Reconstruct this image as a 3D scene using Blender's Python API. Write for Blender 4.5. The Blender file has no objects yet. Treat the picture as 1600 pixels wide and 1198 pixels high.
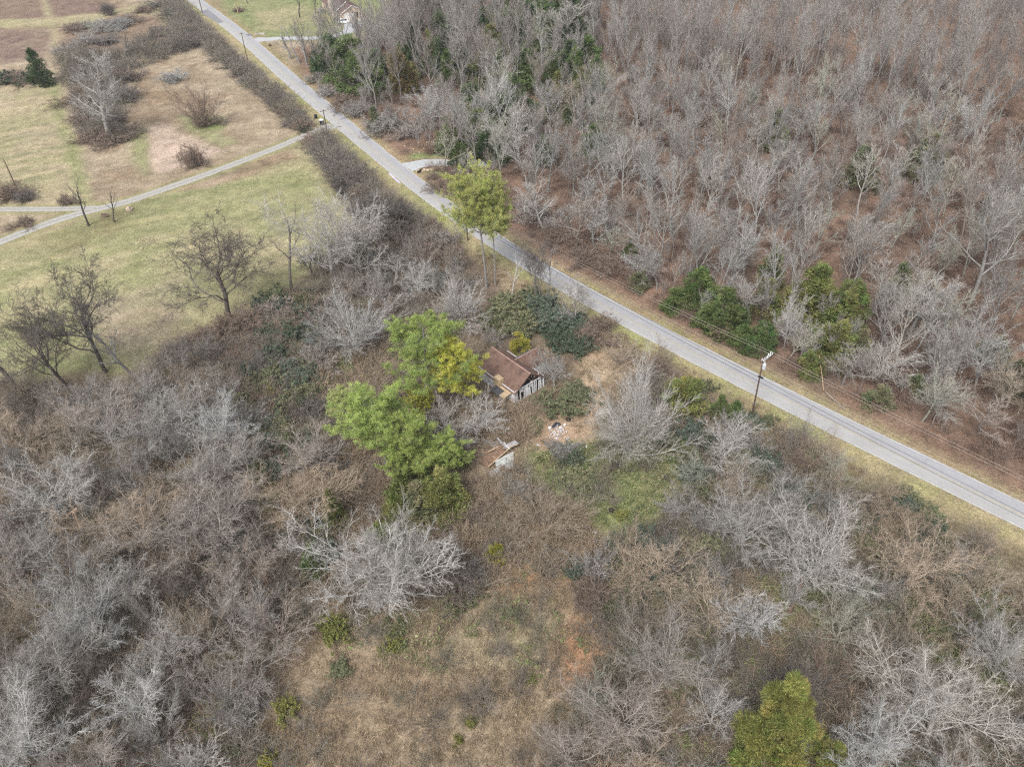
import bpy, math, random
import numpy as np
from mathutils import Vector, Matrix

random.seed(11)
RNG = np.random.default_rng(11)
R_ = math.radians
C = bpy.context.scene.collection
SC = bpy.context.scene

# ------------------------------------------------------------------ camera
F_PX, CAM_H, VN, ROLL = 1257.0, 92.0, 1550.0, 2.5      # focal length in px of the 1600 px photo, height in m
PITCH = math.atan(F_PX / VN)                           # downward angle of the optical axis
cam_d = bpy.data.cameras.new('camera')
cam_d.sensor_fit = 'HORIZONTAL'
cam_d.sensor_width = 36.0
cam_d.lens = 36.0 * F_PX / 1600.0
cam_d.clip_start = 0.5
cam_d.clip_end = 9000.0
cam = bpy.data.objects.new('camera', cam_d)
C.objects.link(cam)
cam.matrix_world = Matrix.Translation((0, 0, CAM_H)) @ Matrix.Rotation(R_(90) - PITCH, 4, 'X') @ Matrix.Rotation(R_(-ROLL), 4, 'Z')
SC.camera = cam

# ------------------------------------------------------------------ world, sun, exposure
SUN_EL, SUN_AZ = 52.0, 205.0
world = bpy.data.worlds.new('World')
SC.world = world
world.use_nodes = True
wn = world.node_tree
wn.nodes.clear()
w_out = wn.nodes.new('ShaderNodeOutputWorld')
w_bg = wn.nodes.new('ShaderNodeBackground')
w_sky = wn.nodes.new('ShaderNodeTexSky')
w_sky.sky_type = 'NISHITA'
w_sky.sun_disc = False
w_sky.sun_elevation = R_(SUN_EL)
w_sky.sun_rotation = R_(SUN_AZ)
w_sky.air_density = 1.0
w_sky.dust_density = 4.0
w_hs = wn.nodes.new('ShaderNodeHueSaturation')
w_hs.inputs['Saturation'].default_value = 0.34
w_bg.inputs['Strength'].default_value = 0.13
wn.links.new(w_sky.outputs['Color'], w_hs.inputs['Color'])
wn.links.new(w_hs.outputs['Color'], w_bg.inputs['Color'])
wn.links.new(w_bg.outputs['Background'], w_out.inputs['Surface'])
sun_d = bpy.data.lights.new('sun', 'SUN')
sun_d.energy = 1.5
sun_d.angle = R_(16)
sun_d.color = (1.0, 0.975, 0.94)
sun = bpy.data.objects.new('sun', sun_d)
C.objects.link(sun)
_az = R_(SUN_AZ)
_sd = Vector((math.sin(_az) * math.cos(R_(SUN_EL)), math.cos(_az) * math.cos(R_(SUN_EL)), math.sin(R_(SUN_EL))))
sun.rotation_euler = _sd.to_track_quat('Z', 'Y').to_euler()
SC.view_settings.view_transform = 'Standard'
SC.view_settings.look = 'None'
SC.view_settings.gamma = 1.0
SC.view_settings.use_curve_mapping = False
SC.view_settings.exposure = 0.88
HAZE = 0.00010                                         # density of the air
SC.cycles.max_bounces = 5
SC.cycles.diffuse_bounces = 3
SC.cycles.glossy_bounces = 2
SC.cycles.transparent_max_bounces = 8
SC.cycles.use_adaptive_sampling = False
SC.cycles.use_denoising = False
SC.cycles.filter_width = 1.3

# ------------------------------------------------------------------ photo pixel -> point in the place
_c, _s = math.cos(R_(ROLL)), math.sin(R_(ROLL))
_cp, _sp = math.cos(PITCH), math.sin(PITCH)

def at(px, py, z=0.0):
    """The point at height z that the photograph shows at this pixel."""
    u, v = px - 800.0, 599.0 - py
    uu, vv = u * _c + v * _s, -u * _s + v * _c
    dx, dy, dz = uu, F_PX * _cp + vv * _sp, -F_PX * _sp + vv * _cp
    t = (z - CAM_H) / dz
    return Vector((dx * t, dy * t, z))

def to_px(P):
    """Inverse of at(), vectorised over an (N,3) array."""
    P = np.asarray(P, float)
    x, y, z = P[..., 0], P[..., 1], P[..., 2] - CAM_H
    depth = y * _cp - z * _sp
    vv = (y * _sp + z * _cp) / depth * F_PX
    uu = x / depth * F_PX
    u, v = uu * _c - vv * _s, uu * _s + vv * _c
    return np.stack([800 + u, 599 - v], -1)

def dist(p):
    return (Vector(p) - Vector((0, 0, CAM_H))).length

def scale_px(p):                                       # metres per photo pixel at p
    return dist(p) / F_PX

# ------------------------------------------------------------------ object helpers
def tag(o, label=None, cat=None, group=None, kind=None):
    if label: o['label'] = label
    if cat: o['category'] = cat
    if group: o['group'] = group
    if kind: o['kind'] = kind
    return o

def mesh_obj(name, me, parent=None, mat=None, link=True):
    if mat is not None and len(me.materials) == 0:
        me.materials.append(mat)
    o = bpy.data.objects.new(name, me)
    if link: C.objects.link(o)
    if parent is not None: o.parent = parent
    return o

def empty(name, loc=(0, 0, 0), rz=0.0):
    o = bpy.data.objects.new(name, None)
    o.empty_display_size = 0.5
    o.location = loc
    o.rotation_euler = (0, 0, rz)
    C.objects.link(o)
    return o

def np_mesh(name, verts, quads=None, tris=None, col=None, mat=None):
    me = bpy.data.meshes.new(name)
    verts = np.asarray(verts, np.float32).reshape(-1, 3)
    nq = 0 if quads is None else len(quads)
    nt = 0 if tris is None else len(tris)
    me.vertices.add(len(verts))
    me.vertices.foreach_set('co', verts.ravel())
    loops, starts, o = [], [], 0
    if nq:
        loops.append(np.asarray(quads, np.int32).ravel()); starts.append(np.arange(nq, dtype=np.int32) * 4); o = nq * 4
    if nt:
        loops.append(np.asarray(tris, np.int32).ravel()); starts.append(o + np.arange(nt, dtype=np.int32) * 3)
    loops = np.concatenate(loops); starts = np.concatenate(starts)
    me.loops.add(len(loops)); me.loops.foreach_set('vertex_index', loops)
    me.polygons.add(len(starts)); me.polygons.foreach_set('loop_start', starts)
    me.update(calc_edges=True)
    if col is not None:
        a = me.color_attributes.new('var', 'FLOAT_COLOR', 'POINT')
        c4 = np.ones((len(verts), 4), np.float32)
        c4[:, :3] = np.asarray(col, np.float32).reshape(len(verts), -1)
        a.data.foreach_set('color', c4.ravel())
    if mat is not None: me.materials.append(mat)
    return me

class MB:
    """Collects boxes, prisms and tubes into one mesh."""
    def __init__(self): self.v, self.f = [], []
    def add(self, vs, fs):
        o = len(self.v); self.v += [tuple(x) for x in vs]; self.f += [tuple(i + o for i in f) for f in fs]; return self
    def box(self, c, s, rz=0.0, m=None):
        hx, hy, hz = s[0] / 2, s[1] / 2, s[2] / 2
        M = m if m is not None else Matrix.Rotation(rz, 3, 'Z')
        vs = [Vector(c) + M @ Vector((x * hx, y * hy, z * hz)) for z in (-1, 1) for y in (-1, 1) for x in (-1, 1)]
        return self.add(vs, [(0, 2, 3, 1), (4, 5, 7, 6), (0, 1, 5, 4), (2, 6, 7, 3), (0, 4, 6, 2), (1, 3, 7, 5)])
    def slab(self, quad, th):
        """A quad (4 points, anticlockwise from above) given thickness th below it."""
        q = [Vector(p) for p in quad]
        n = (q[1] - q[0]).cross(q[2] - q[0]).normalized()
        return self.prism([p - n * th for p in q], q)
    def prism(self, lo, hi):
        n = len(lo)
        return self.add(list(lo) + list(hi), [tuple(reversed(range(n))), tuple(range(n, 2 * n))] + [(i, (i + 1) % n, n + (i + 1) % n, n + i) for i in range(n)])
    def tube(self, pts, r, n=8, cap=True):
        pts = [Vector(p) for p in pts]
        rr = r if isinstance(r, (list, tuple)) else [r] * len(pts)
        vs = []
        for i, p in enumerate(pts):
            t = (pts[min(i + 1, len(pts) - 1)] - pts[max(i - 1, 0)]).normalized()
            a = t.cross(Vector((0, 0, 1)) if abs(t.z) < 0.9 else Vector((1, 0, 0))).normalized(); b = t.cross(a)
            vs += [p + (a * math.cos(k * 2 * math.pi / n) + b * math.sin(k * 2 * math.pi / n)) * rr[i] for k in range(n)]
        fs = [(i * n + k, i * n + (k + 1) % n, (i + 1) * n + (k + 1) % n, (i + 1) * n + k) for i in range(len(pts) - 1) for k in range(n)]
        if cap: fs += [tuple(range(n)), tuple(reversed(range((len(pts) - 1) * n, len(pts) * n)))]
        return self.add(vs, fs)
    def mesh(self, name, mat=None):
        me = bpy.data.meshes.new(name); me.from_pydata(self.v, [], self.f); me.update()
        if mat: me.materials.append(mat)
        return me
    def build(self, name, mat, parent=None):
        return mesh_obj(name, self.mesh(name, mat), parent)

# ------------------------------------------------------------------ materials
def new_mat(name):
    m = bpy.data.materials.new(name); m.use_nodes = True
    nt = m.node_tree; b = nt.nodes['Principled BSDF']
    b.inputs['Roughness'].default_value = 0.85
    b.inputs['Specular IOR Level'].default_value = 0.2
    return m, nt, b

def N(nt, t, **kw):
    n = nt.nodes.new(t)
    for k, v in kw.items():
        if k in n.inputs.keys(): n.inputs[k].default_value = v
        else: setattr(n, k, v)
    return n

def mix_rgb(nt, a, b, fac, blend='MIX'):
    n = nt.nodes.new('ShaderNodeMix'); n.data_type = 'RGBA'; n.blend_type = blend
    for sock, val in ((n.inputs[0], fac), (n.inputs[6], a), (n.inputs[7], b)):
        if hasattr(val, 'links') or hasattr(val, 'is_linked'): nt.links.new(val, sock)
        elif isinstance(val, tuple): sock.default_value = (*val[:3], 1)
        else: sock.default_value = val
    return n.outputs[2]

def ramp(nt, src, stops):
    r = nt.nodes.new('ShaderNodeValToRGB')
    e = r.color_ramp.elements
    while len(e) < len(stops): e.new(0.5)
    for el, (p, c) in zip(e, stops):
        el.position = p; el.color = (*c, 1) if isinstance(c, tuple) else (c, c, c, 1)
    nt.links.new(src, r.inputs[0]); return r.outputs[0]

def noise(nt, scale, detail=3.0, rough=0.55, obj=True, dist_=0.0):
    tc = nt.nodes.new('ShaderNodeTexCoord')
    n = N(nt, 'ShaderNodeTexNoise', Scale=scale, Detail=detail, Roughness=rough, Distortion=dist_)
    nt.links.new(tc.outputs['Object' if obj else 'Generated'], n.inputs['Vector'])
    return n.outputs['Fac']

def plain(name, col, var=0.25, scale=3.0, rough=0.85, spec=0.2, metal=0.0, bump=0.0):
    m, nt, b = new_mat(name)
    f = noise(nt, scale, 5.0, 0.65)
    lo, hi = tuple(c * (1 - var) for c in col), tuple(c * (1 + var) for c in col)
    nt.links.new(ramp(nt, f, [(0.3, lo), (0.7, hi)]), b.inputs['Base Color'])
    b.inputs['Roughness'].default_value = rough; b.inputs['Specular IOR Level'].default_value = spec; b.inputs['Metallic'].default_value = metal
    if bump:
        bp = N(nt, 'ShaderNodeBump', Strength=bump, Distance=0.03); nt.links.new(f, bp.inputs['Height']); nt.links.new(bp.outputs[0], b.inputs['Normal'])
    return m

# bark of a single tree: the object's own colour with lichen blotches
M_BARK, nt, b = new_mat('bark')
oi = nt.nodes.new('ShaderNodeObjectInfo')
f1 = noise(nt, 1.3, 4.0, 0.7); va = N(nt, 'ShaderNodeVertexColor', layer_name='var')
bc = mix_rgb(nt, oi.outputs['Color'], va.outputs['Color'], 1.0, 'MULTIPLY')
nt.links.new(mix_rgb(nt, bc, ramp(nt, f1, [(0.3, 0.62), (0.7, 1.3)]), 1.0, 'MULTIPLY'), b.inputs['Base Color'])
# bark of the uncounted mass (random tone per plant)
def bark_mass(name, stops, limbs=False):
    m, nt, b = new_mat(name)
    oi = nt.nodes.new('ShaderNodeObjectInfo')
    c = ramp(nt, oi.outputs['Random'], stops)
    if limbs:
        va = N(nt, 'ShaderNodeVertexColor', layer_name='var'); c = mix_rgb(nt, c, va.outputs['Color'], 1.0, 'MULTIPLY')
    nt.links.new(mix_rgb(nt, c, ramp(nt, noise(nt, 1.3, 3.0, 0.7), [(0.3, 0.65), (0.7, 1.3)]), 1.0, 'MULTIPLY'), b.inputs['Base Color'])
    return m
M_WOODS = bark_mass('woods_bark', [(0.0, (0.27, 0.25, 0.235)), (0.25, (0.36, 0.345, 0.325)), (0.45, (0.25, 0.215, 0.20)), (0.65, (0.33, 0.32, 0.30)), (0.85, (0.21, 0.185, 0.17)), (1.0, (0.30, 0.275, 0.26))], True)
M_BRUSH = bark_mass('brush_twigs', [(0.0, (0.155, 0.135, 0.115)), (0.3, (0.22, 0.19, 0.16)), (0.55, (0.30, 0.265, 0.22)), (0.75, (0.19, 0.175, 0.15)), (0.9, (0.21, 0.205, 0.145)), (1.0, (0.24, 0.20, 0.155))])
M_TANBRUSH = bark_mass('tan_twigs', [(0.0, (0.30, 0.225, 0.155)), (0.5, (0.40, 0.315, 0.22)), (1.0, (0.33, 0.26, 0.20))])
M_REDBRUSH = bark_mass('reddish_twigs', [(0.0, (0.19, 0.125, 0.095)), (0.5, (0.27, 0.19, 0.15)), (1.0, (0.21, 0.16, 0.13))])
M_STRAW = bark_mass('dry_straw', [(0.0, (0.42, 0.34, 0.225)), (0.3, (0.30, 0.235, 0.155)), (0.5, (0.17, 0.125, 0.085)), (0.7, (0.27, 0.22, 0.14)), (0.85, (0.21, 0.155, 0.11)), (1.0, (0.40, 0.33, 0.24))])
M_WEED = bark_mass('green_weeds', [(0.0, (0.15, 0.18, 0.07)), (0.4, (0.205, 0.22, 0.10)), (0.7, (0.13, 0.16, 0.07)), (1.0, (0.25, 0.235, 0.125))])
# foliage: object's colour x per-spray variation
M_LEAF, nt, b = new_mat('foliage')
oi = nt.nodes.new('ShaderNodeObjectInfo'); va = N(nt, 'ShaderNodeVertexColor', layer_name='var')
cc = mix_rgb(nt, oi.outputs['Color'], va.outputs['Color'], 1.0, 'MULTIPLY')
nt.links.new(cc, b.inputs['Base Color'])
b.inputs['Roughness'].default_value = 0.6
tr = nt.nodes.new('ShaderNodeBsdfTranslucent'); ms = nt.nodes.new('ShaderNodeMixShader'); ms.inputs[0].default_value = 0.25
nt.links.new(cc, tr.inputs['Color']); nt.links.new(b.outputs[0], ms.inputs[1]); nt.links.new(tr.outputs[0], ms.inputs[2])
nt.links.new(ms.outputs[0], nt.nodes['Material Output'].inputs['Surface'])

# ground cover: colour of the cover is stored on the sheet, grain comes from noise
M_GROUND, nt, b = new_mat('ground_cover')
va = N(nt, 'ShaderNodeVertexColor', layer_name='var')
n1 = noise(nt, 0.35, 6.0, 0.7); n2 = noise(nt, 2.2, 5.0, 0.75); n3 = noise(nt, 9.0, 3.0, 0.7)
g1 = ramp(nt, n1, [(0.3, 0.72), (0.7, 1.28)]); g2 = ramp(nt, n2, [(0.3, 0.6), (0.5, 1.0), (0.72, 1.5)]); g3 = ramp(nt, n3, [(0.28, 0.6), (0.72, 1.45)])
cc = mix_rgb(nt, va.outputs['Color'], g1, 1.0, 'MULTIPLY')
cc = mix_rgb(nt, cc, g2, 1.0, 'MULTIPLY'); cc = mix_rgb(nt, cc, g3, 1.0, 'MULTIPLY')
dry = mix_rgb(nt, cc, (0.34, 0.27, 0.17), ramp(nt, noise(nt, 0.9, 6.0, 0.8), [(0.55, 0.0), (0.8, 0.45)]))
nt.links.new(dry, b.inputs['Base Color'])
bp = N(nt, 'ShaderNodeBump', Strength=0.9, Distance=0.25); nt.links.new(n2, bp.inputs['Height']); nt.links.new(bp.outputs[0], b.inputs['Normal'])
b.inputs['Specular IOR Level'].default_value = 0.05

# asphalt: aged, two lanes of slightly different mix (uv x runs across the road)
M_ASPHALT, nt, b = new_mat('aged_asphalt')
va = N(nt, 'ShaderNodeVertexColor', layer_name='var')
cc = mix_rgb(nt, va.outputs['Color'], ramp(nt, noise(nt, 0.25, 6.0, 0.7), [(0.3, 0.92), (0.7, 1.07)]), 1.0, 'MULTIPLY')
cc = mix_rgb(nt, cc, ramp(nt, noise(nt, 3.0, 5.0, 0.8), [(0.3, 0.95), (0.7, 1.05)]), 1.0, 'MULTIPLY')
vo = N(nt, 'ShaderNodeTexVoronoi', feature='DISTANCE_TO_EDGE', Scale=0.35); tcv = nt.nodes.new('ShaderNodeTexCoord'); nz = N(nt, 'ShaderNodeTexNoise', Scale=1.2, Detail=4.0)
mv = N(nt, 'ShaderNodeVectorMath', operation='ADD'); nt.links.new(tcv.outputs['Object'], nz.inputs['Vector']); nt.links.new(tcv.outputs['Object'], mv.inputs[0]); nt.links.new(nz.outputs['Color'], mv.inputs[1]); nt.links.new(mv.outputs[0], vo.inputs['Vector'])
ck = ramp(nt, vo.outputs['Distance'], [(0.0, 0.86), (0.015, 1.0)])
cc = mix_rgb(nt, cc, ck, 1.0, 'MULTIPLY')
nt.links.new(cc, b.inputs['Base Color']); b.inputs['Roughness'].default_value = 0.9
M_GRAVEL, nt, b = new_mat('gravel')
va = N(nt, 'ShaderNodeVertexColor', layer_name='var')
cc = mix_rgb(nt, va.outputs['Color'], ramp(nt, noise(nt, 1.2, 6.0, 0.8), [(0.3, 0.7), (0.7, 1.25)]), 1.0, 'MULTIPLY')
cc = mix_rgb(nt, cc, ramp(nt, noise(nt, 7.0, 3.0, 0.8), [(0.3, 0.75), (0.7, 1.3)]), 1.0, 'MULTIPLY')
nt.links.new(cc, b.inputs['Base Color'])
M_PAINT = plain('road_paint', (0.46, 0.455, 0.44), 0.35, 0.6)
M_POLE = plain('creosote_wood', (0.10, 0.068, 0.052), 0.4, 1.5)
M_PALEPOLE = plain('weathered_pole_wood', (0.34, 0.25, 0.15), 0.3, 1.5)
M_STEEL = plain('galvanised_steel', (0.46, 0.48, 0.50), 0.12, 4.0, 0.5, 0.4)
M_CERAMIC = plain('white_ceramic', (0.8, 0.8, 0.8), 0.05, 4.0, 0.3, 0.5)
M_WIRE = plain('bare_wire', (0.30, 0.26, 0.23), 0.1, 1.0, 0.6)
M_CABLE = plain('black_cable', (0.03, 0.03, 0.035), 0.1, 1.0, 0.6)
M_RUBBER = plain('black_rubber', (0.018, 0.018, 0.02), 0.3, 5.0, 0.7)
M_SHINGLE, nt, b = new_mat('brown_shingles')
f = noise(nt, 0.7, 6.0, 0.75); f2 = noise(nt, 5.0, 4.0, 0.8)
cc = ramp(nt, f, [(0.3, (0.06, 0.042, 0.037)), (0.44, (0.115, 0.072, 0.057)), (0.56, (0.165, 0.105, 0.081)), (0.68, (0.105, 0.071, 0.06))])
nt.links.new(mix_rgb(nt, cc, ramp(nt, f2, [(0.3, 0.75), (0.7, 1.3)]), 1.0, 'MULTIPLY'), b.inputs['Base Color'])
M_SHINGLE2 = plain('far_brown_shingles', (0.13, 0.085, 0.075), 0.25, 1.5)
M_GREYROOF = plain('grey_roll_roofing', (0.13, 0.125, 0.13), 0.3, 1.2)
M_TARPAPER = plain('tar_paper', (0.055, 0.055, 0.06), 0.35, 1.2)
M_RIDGE = plain('ridge_metal', (0.34, 0.22, 0.19), 0.25, 1.0)
M_PLY = plain('bare_plywood', (0.40, 0.30, 0.19), 0.25, 1.5)
M_OLDWHITE = plain('peeling_white_boards', (0.60, 0.60, 0.60), 0.35, 2.5)
M_ROTWOOD = plain('rotten_timber', (0.12, 0.085, 0.065), 0.5, 2.0)
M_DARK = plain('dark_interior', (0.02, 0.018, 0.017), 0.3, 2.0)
M_RUSTF = plain('rust_and_leaves', (0.20, 0.13, 0.09), 0.5, 2.5)
M_GREYTIN = plain('weathered_tin', (0.34, 0.355, 0.34), 0.35, 1.4, 0.6, 0.35)
M_GREYTIN2 = plain('grey_sheet', (0.30, 0.295, 0.305), 0.35, 1.4, 0.7, 0.2)
M_PINE_B = plain('pale_timber', (0.55, 0.42, 0.28), 0.25, 2.0)
M_TANBRICK = plain('tan_brick', (0.54, 0.43, 0.34), 0.18, 3.0)
M_WHITE = plain('white_paint', (0.74, 0.74, 0.74), 0.06, 2.0, 0.5)
M_CONC = plain('concrete', (0.42, 0.38, 0.33), 0.15, 1.5)
M_STONE = plain('limestone', (0.46, 0.38, 0.27), 0.35, 1.2, bump=0.5)
M_GREYSTONE = plain('grey_stone', (0.30, 0.27, 0.24), 0.35, 1.2, bump=0.5)
M_GLASS = plain('window_glass', (0.03, 0.035, 0.04), 0.2, 1.0, 0.1, 0.5)
M_CARW = plain('white_car_paint', (0.75, 0.76, 0.78), 0.03, 1.0, 0.25, 0.5)
M_TRASHW = plain('white_rubbish', (0.58, 0.57, 0.58), 0.45, 3.0)
M_TRASHB = plain('dark_rubbish', (0.02, 0.02, 0.035), 0.3, 3.0, 0.4, 0.5)
M_ORANGE = plain('orange_leaves', (0.45, 0.16, 0.03), 0.3, 3.0)
M_BANNER = plain('pale_sheet_plastic', (0.46, 0.43, 0.52), 0.25, 1.0)
M_SNAG = plain('bare_heartwood', (0.34, 0.235, 0.165), 0.3, 2.0)
M_SANDLOG = plain('bleached_log', (0.42, 0.34, 0.27), 0.25, 2.0)

# ------------------------------------------------------------------ road geometry from its two edges in the photo
UP = [(262, -46), (319, 0), (342.6, 16), (395, 56), (465, 120), (480, 131), (600, 234), (640, 267), (710, 321), (780, 368), (851, 414), (950, 468), (1050, 519), (1120, 553), (1191, 586), (1320, 650), (1400, 690), (1600, 786), (1760, 860)]
LO = [(225, -46), (286, 0), (340, 37.5), (387.5, 77.6), (460, 147), (480, 160), (600, 264), (655, 308), (725, 361), (790, 405), (850, 444), (930, 486), (1038, 544), (1120, 589), (1182, 621), (1320, 690), (1400, 731), (1600, 829), (1760, 905)]
def resample(poly, n):
    p = np.array([at(*q)[:2] for q in poly]); d = np.r_[0, np.cumsum(np.linalg.norm(np.diff(p, axis=0), axis=1))]
    t = np.linspace(0, d[-1], n); return np.stack([np.interp(t, d, p[:, k]) for k in (0, 1)], 1)
def smooth(a, k):
    for _ in range(k):
        b_ = a.copy(); b_[1:-1] = (a[:-2] + 2 * a[1:-1] + a[2:]) / 4; a = b_
    return a
NR = 140
ru, rl = resample(UP, NR), resample(LO, NR)
road_c = smooth((ru + rl) / 2, 60)
road_t = np.gradient(road_c, axis=0); road_t /= np.linalg.norm(road_t, axis=1)[:, None]
road_n = np.stack([road_t[:, 1], -road_t[:, 0]], 1)            # points to one side
if np.dot(road_n[70], ru[70] - rl[70]) < 0: road_n = -road_n   # towards the wooded side
wid = np.abs(np.einsum('ij,ij->i', ru - rl, road_n)); wid = smooth(wid, 200)
road_w = np.clip(wid, 4.6, 6.0) / 2

def strip(name, centre, half, z, mat, cols=None, kind='structure', across=1, parent=None, jitter=0.0):
    c = np.asarray(centre, float); t = np.gradient(c, axis=0); t /= np.linalg.norm(t, axis=1)[:, None]
    n = np.stack([t[:, 1], -t[:, 0]], 1); half = np.broadcast_to(half, len(c))
    k = across + 1; V, K = [], []
    for j in range(k):
        s = (j / across * 2 - 1)
        p = c + n * (half * s)[:, None]
        if jitter and j in (0, across): p = p + n * RNG.normal(0, jitter, len(c))[:, None]
        V.append(np.c_[p, np.full(len(c), z)])
        K.append(np.broadcast_to(cols(s) if cols else (0.4, 0.4, 0.4), (len(c), 3)))
    V = np.stack(V, 1).reshape(-1, 3); K = np.stack(K, 1).reshape(-1, 3)
    i = np.arange(len(c) - 1)[:, None] * k + np.arange(across)[None]
    q = np.stack([i, i + 1, i + 1 + k, i + k], -1).reshape(-1, 4)
    o = mesh_obj(name, np_mesh(name, V, q, col=K, mat=mat), parent)
    if o.data.polygons[0].normal.z < 0: o.data.flip_normals()
    if kind: o['kind'] = kind
    return o

def px_line(pts, n=40, z=0.0):
    p = np.array([at(*q)[:2] for q in pts]); d = np.r_[0, np.cumsum(np.linalg.norm(np.diff(p, axis=0), axis=1))]
    t = np.linspace(0, d[-1], n); return smooth(np.stack([np.interp(t, d, p[:, k]) for k in (0, 1)], 1), 3)

LANE = px_line([(520, 196), (497, 204), (462, 218), (430, 232), (380, 251), (330, 270), (270, 291), (200, 315), (150, 327), (100, 340), (50, 358), (0, 378), (-60, 402), (-160, 450)], 70)
LANE2 = px_line([(150, 325), (115, 326), (60, 327), (0, 327), (-80, 328), (-200, 332)], 40)
DRIVE = px_line([(636, 262), (660, 255), (690, 254), (720, 256), (750, 256), (790, 254)], 60)
TRACK = px_line([(948, 143), (960, 133), (975, 121), (988, 112), (996, 104)], 30)
DRIVE2 = px_line([(398, 63), (425, 61), (450, 60), (490, 60), (525, 57), (545, 50), (552, 42), (553, 36)], 40)

# ------------------------------------------------------------------ ground sheet and its cover
def inside(P, poly):
    x, y = P[..., 0], P[..., 1]; r = np.zeros(x.shape, bool); n = len(poly)
    for i in range(n):
        (x0, y0), (x1, y1) = poly[i], poly[(i + 1) % n]
        c = ((y0 > y) != (y1 > y)) & (x < (x1 - x0) * (y - y0) / ((y1 - y0) or 1e-9) + x0); r ^= c
    return r
def seg_dist(P, line):
    P = np.asarray(P, float); best = np.full(P.shape[:-1], 1e9)
    for a, b_ in zip(line[:-1], line[1:]):
        ab = b_ - a; t = np.clip(((P - a) @ ab) / max(ab @ ab, 1e-9), 0, 1)
        best = np.minimum(best, np.linalg.norm(P - a - t[..., None] * ab, axis=-1))
    return best
def side_of_road(P):
    """Signed distance from the road's middle: positive on the wooded side."""
    P = np.asarray(P, float); flat = P.reshape(-1, 2); out = np.empty(len(flat))
    for k in range(0, len(flat), 20000):
        q = flat[k:k + 20000]; d = ((q[:, None] - road_c[None]) ** 2).sum(-1); i = d.argmin(1)
        out[k:k + 20000] = np.einsum('ij,ij->i', q - road_c[i], road_n[i])
    return out.reshape(P.shape[:-1])

def vnoise(P, scale, seed=0, octs=3):
    """Value noise over an (...,2) array, about -1..1."""
    out = np.zeros(P.shape[:-1]); amp, tot = 1.0, 0.0
    for o in range(octs):
        g = np.random.default_rng(seed * 17 + o).uniform(-1, 1, (256, 256))
        q = P / scale * (2 ** o) + 1000.0; i = np.floor(q).astype(int); f = q - i; f = f * f * (3 - 2 * f)
        a, b_ = i[..., 0] % 256, i[..., 1] % 256; a1, b1 = (a + 1) % 256, (b_ + 1) % 256
        out += amp * ((g[a, b_] * (1 - f[..., 0]) + g[a1, b_] * f[..., 0]) * (1 - f[..., 1]) + (g[a, b1] * (1 - f[..., 0]) + g[a1, b1] * f[..., 0]) * f[..., 1])
        tot += amp; amp *= 0.55
    return out / tot

def grow_axis(lo, hi, step, far):
    core = np.arange(lo, hi + step, step); a, s = [], step
    x = lo
    while x > -far: s *= 1.35; x -= s; a.append(x)
    b_, s, x = [], step, hi
    while x < far: s *= 1.35; x += s; b_.append(x)
    return np.r_[a[::-1], core, b_]
gx = grow_axis(-235, 215, 1.45, 3500); gy = grow_axis(38, 430, 1.45, 3500)
GX, GY = np.meshgrid(gx, gy, indexing='ij')
GP = np.stack([GX, GY], -1)

# cover palette (real albedos)
HAY, HAYG, TAN = (0.275, 0.245, 0.145), (0.21, 0.215, 0.105), (0.30, 0.245, 0.175)
WEED, WEEDP, LITTER = (0.21, 0.155, 0.105), (0.165, 0.115, 0.095), (0.195, 0.128, 0.093)
FLOOR, LAWN, BARE = (0.135, 0.103, 0.08), (0.165, 0.19, 0.085), (0.40, 0.31, 0.25)
GREEN, REDSOIL, OLIVE = (0.18, 0.205, 0.088), (0.33, 0.18, 0.10), (0.19, 0.165, 0.09)

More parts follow.
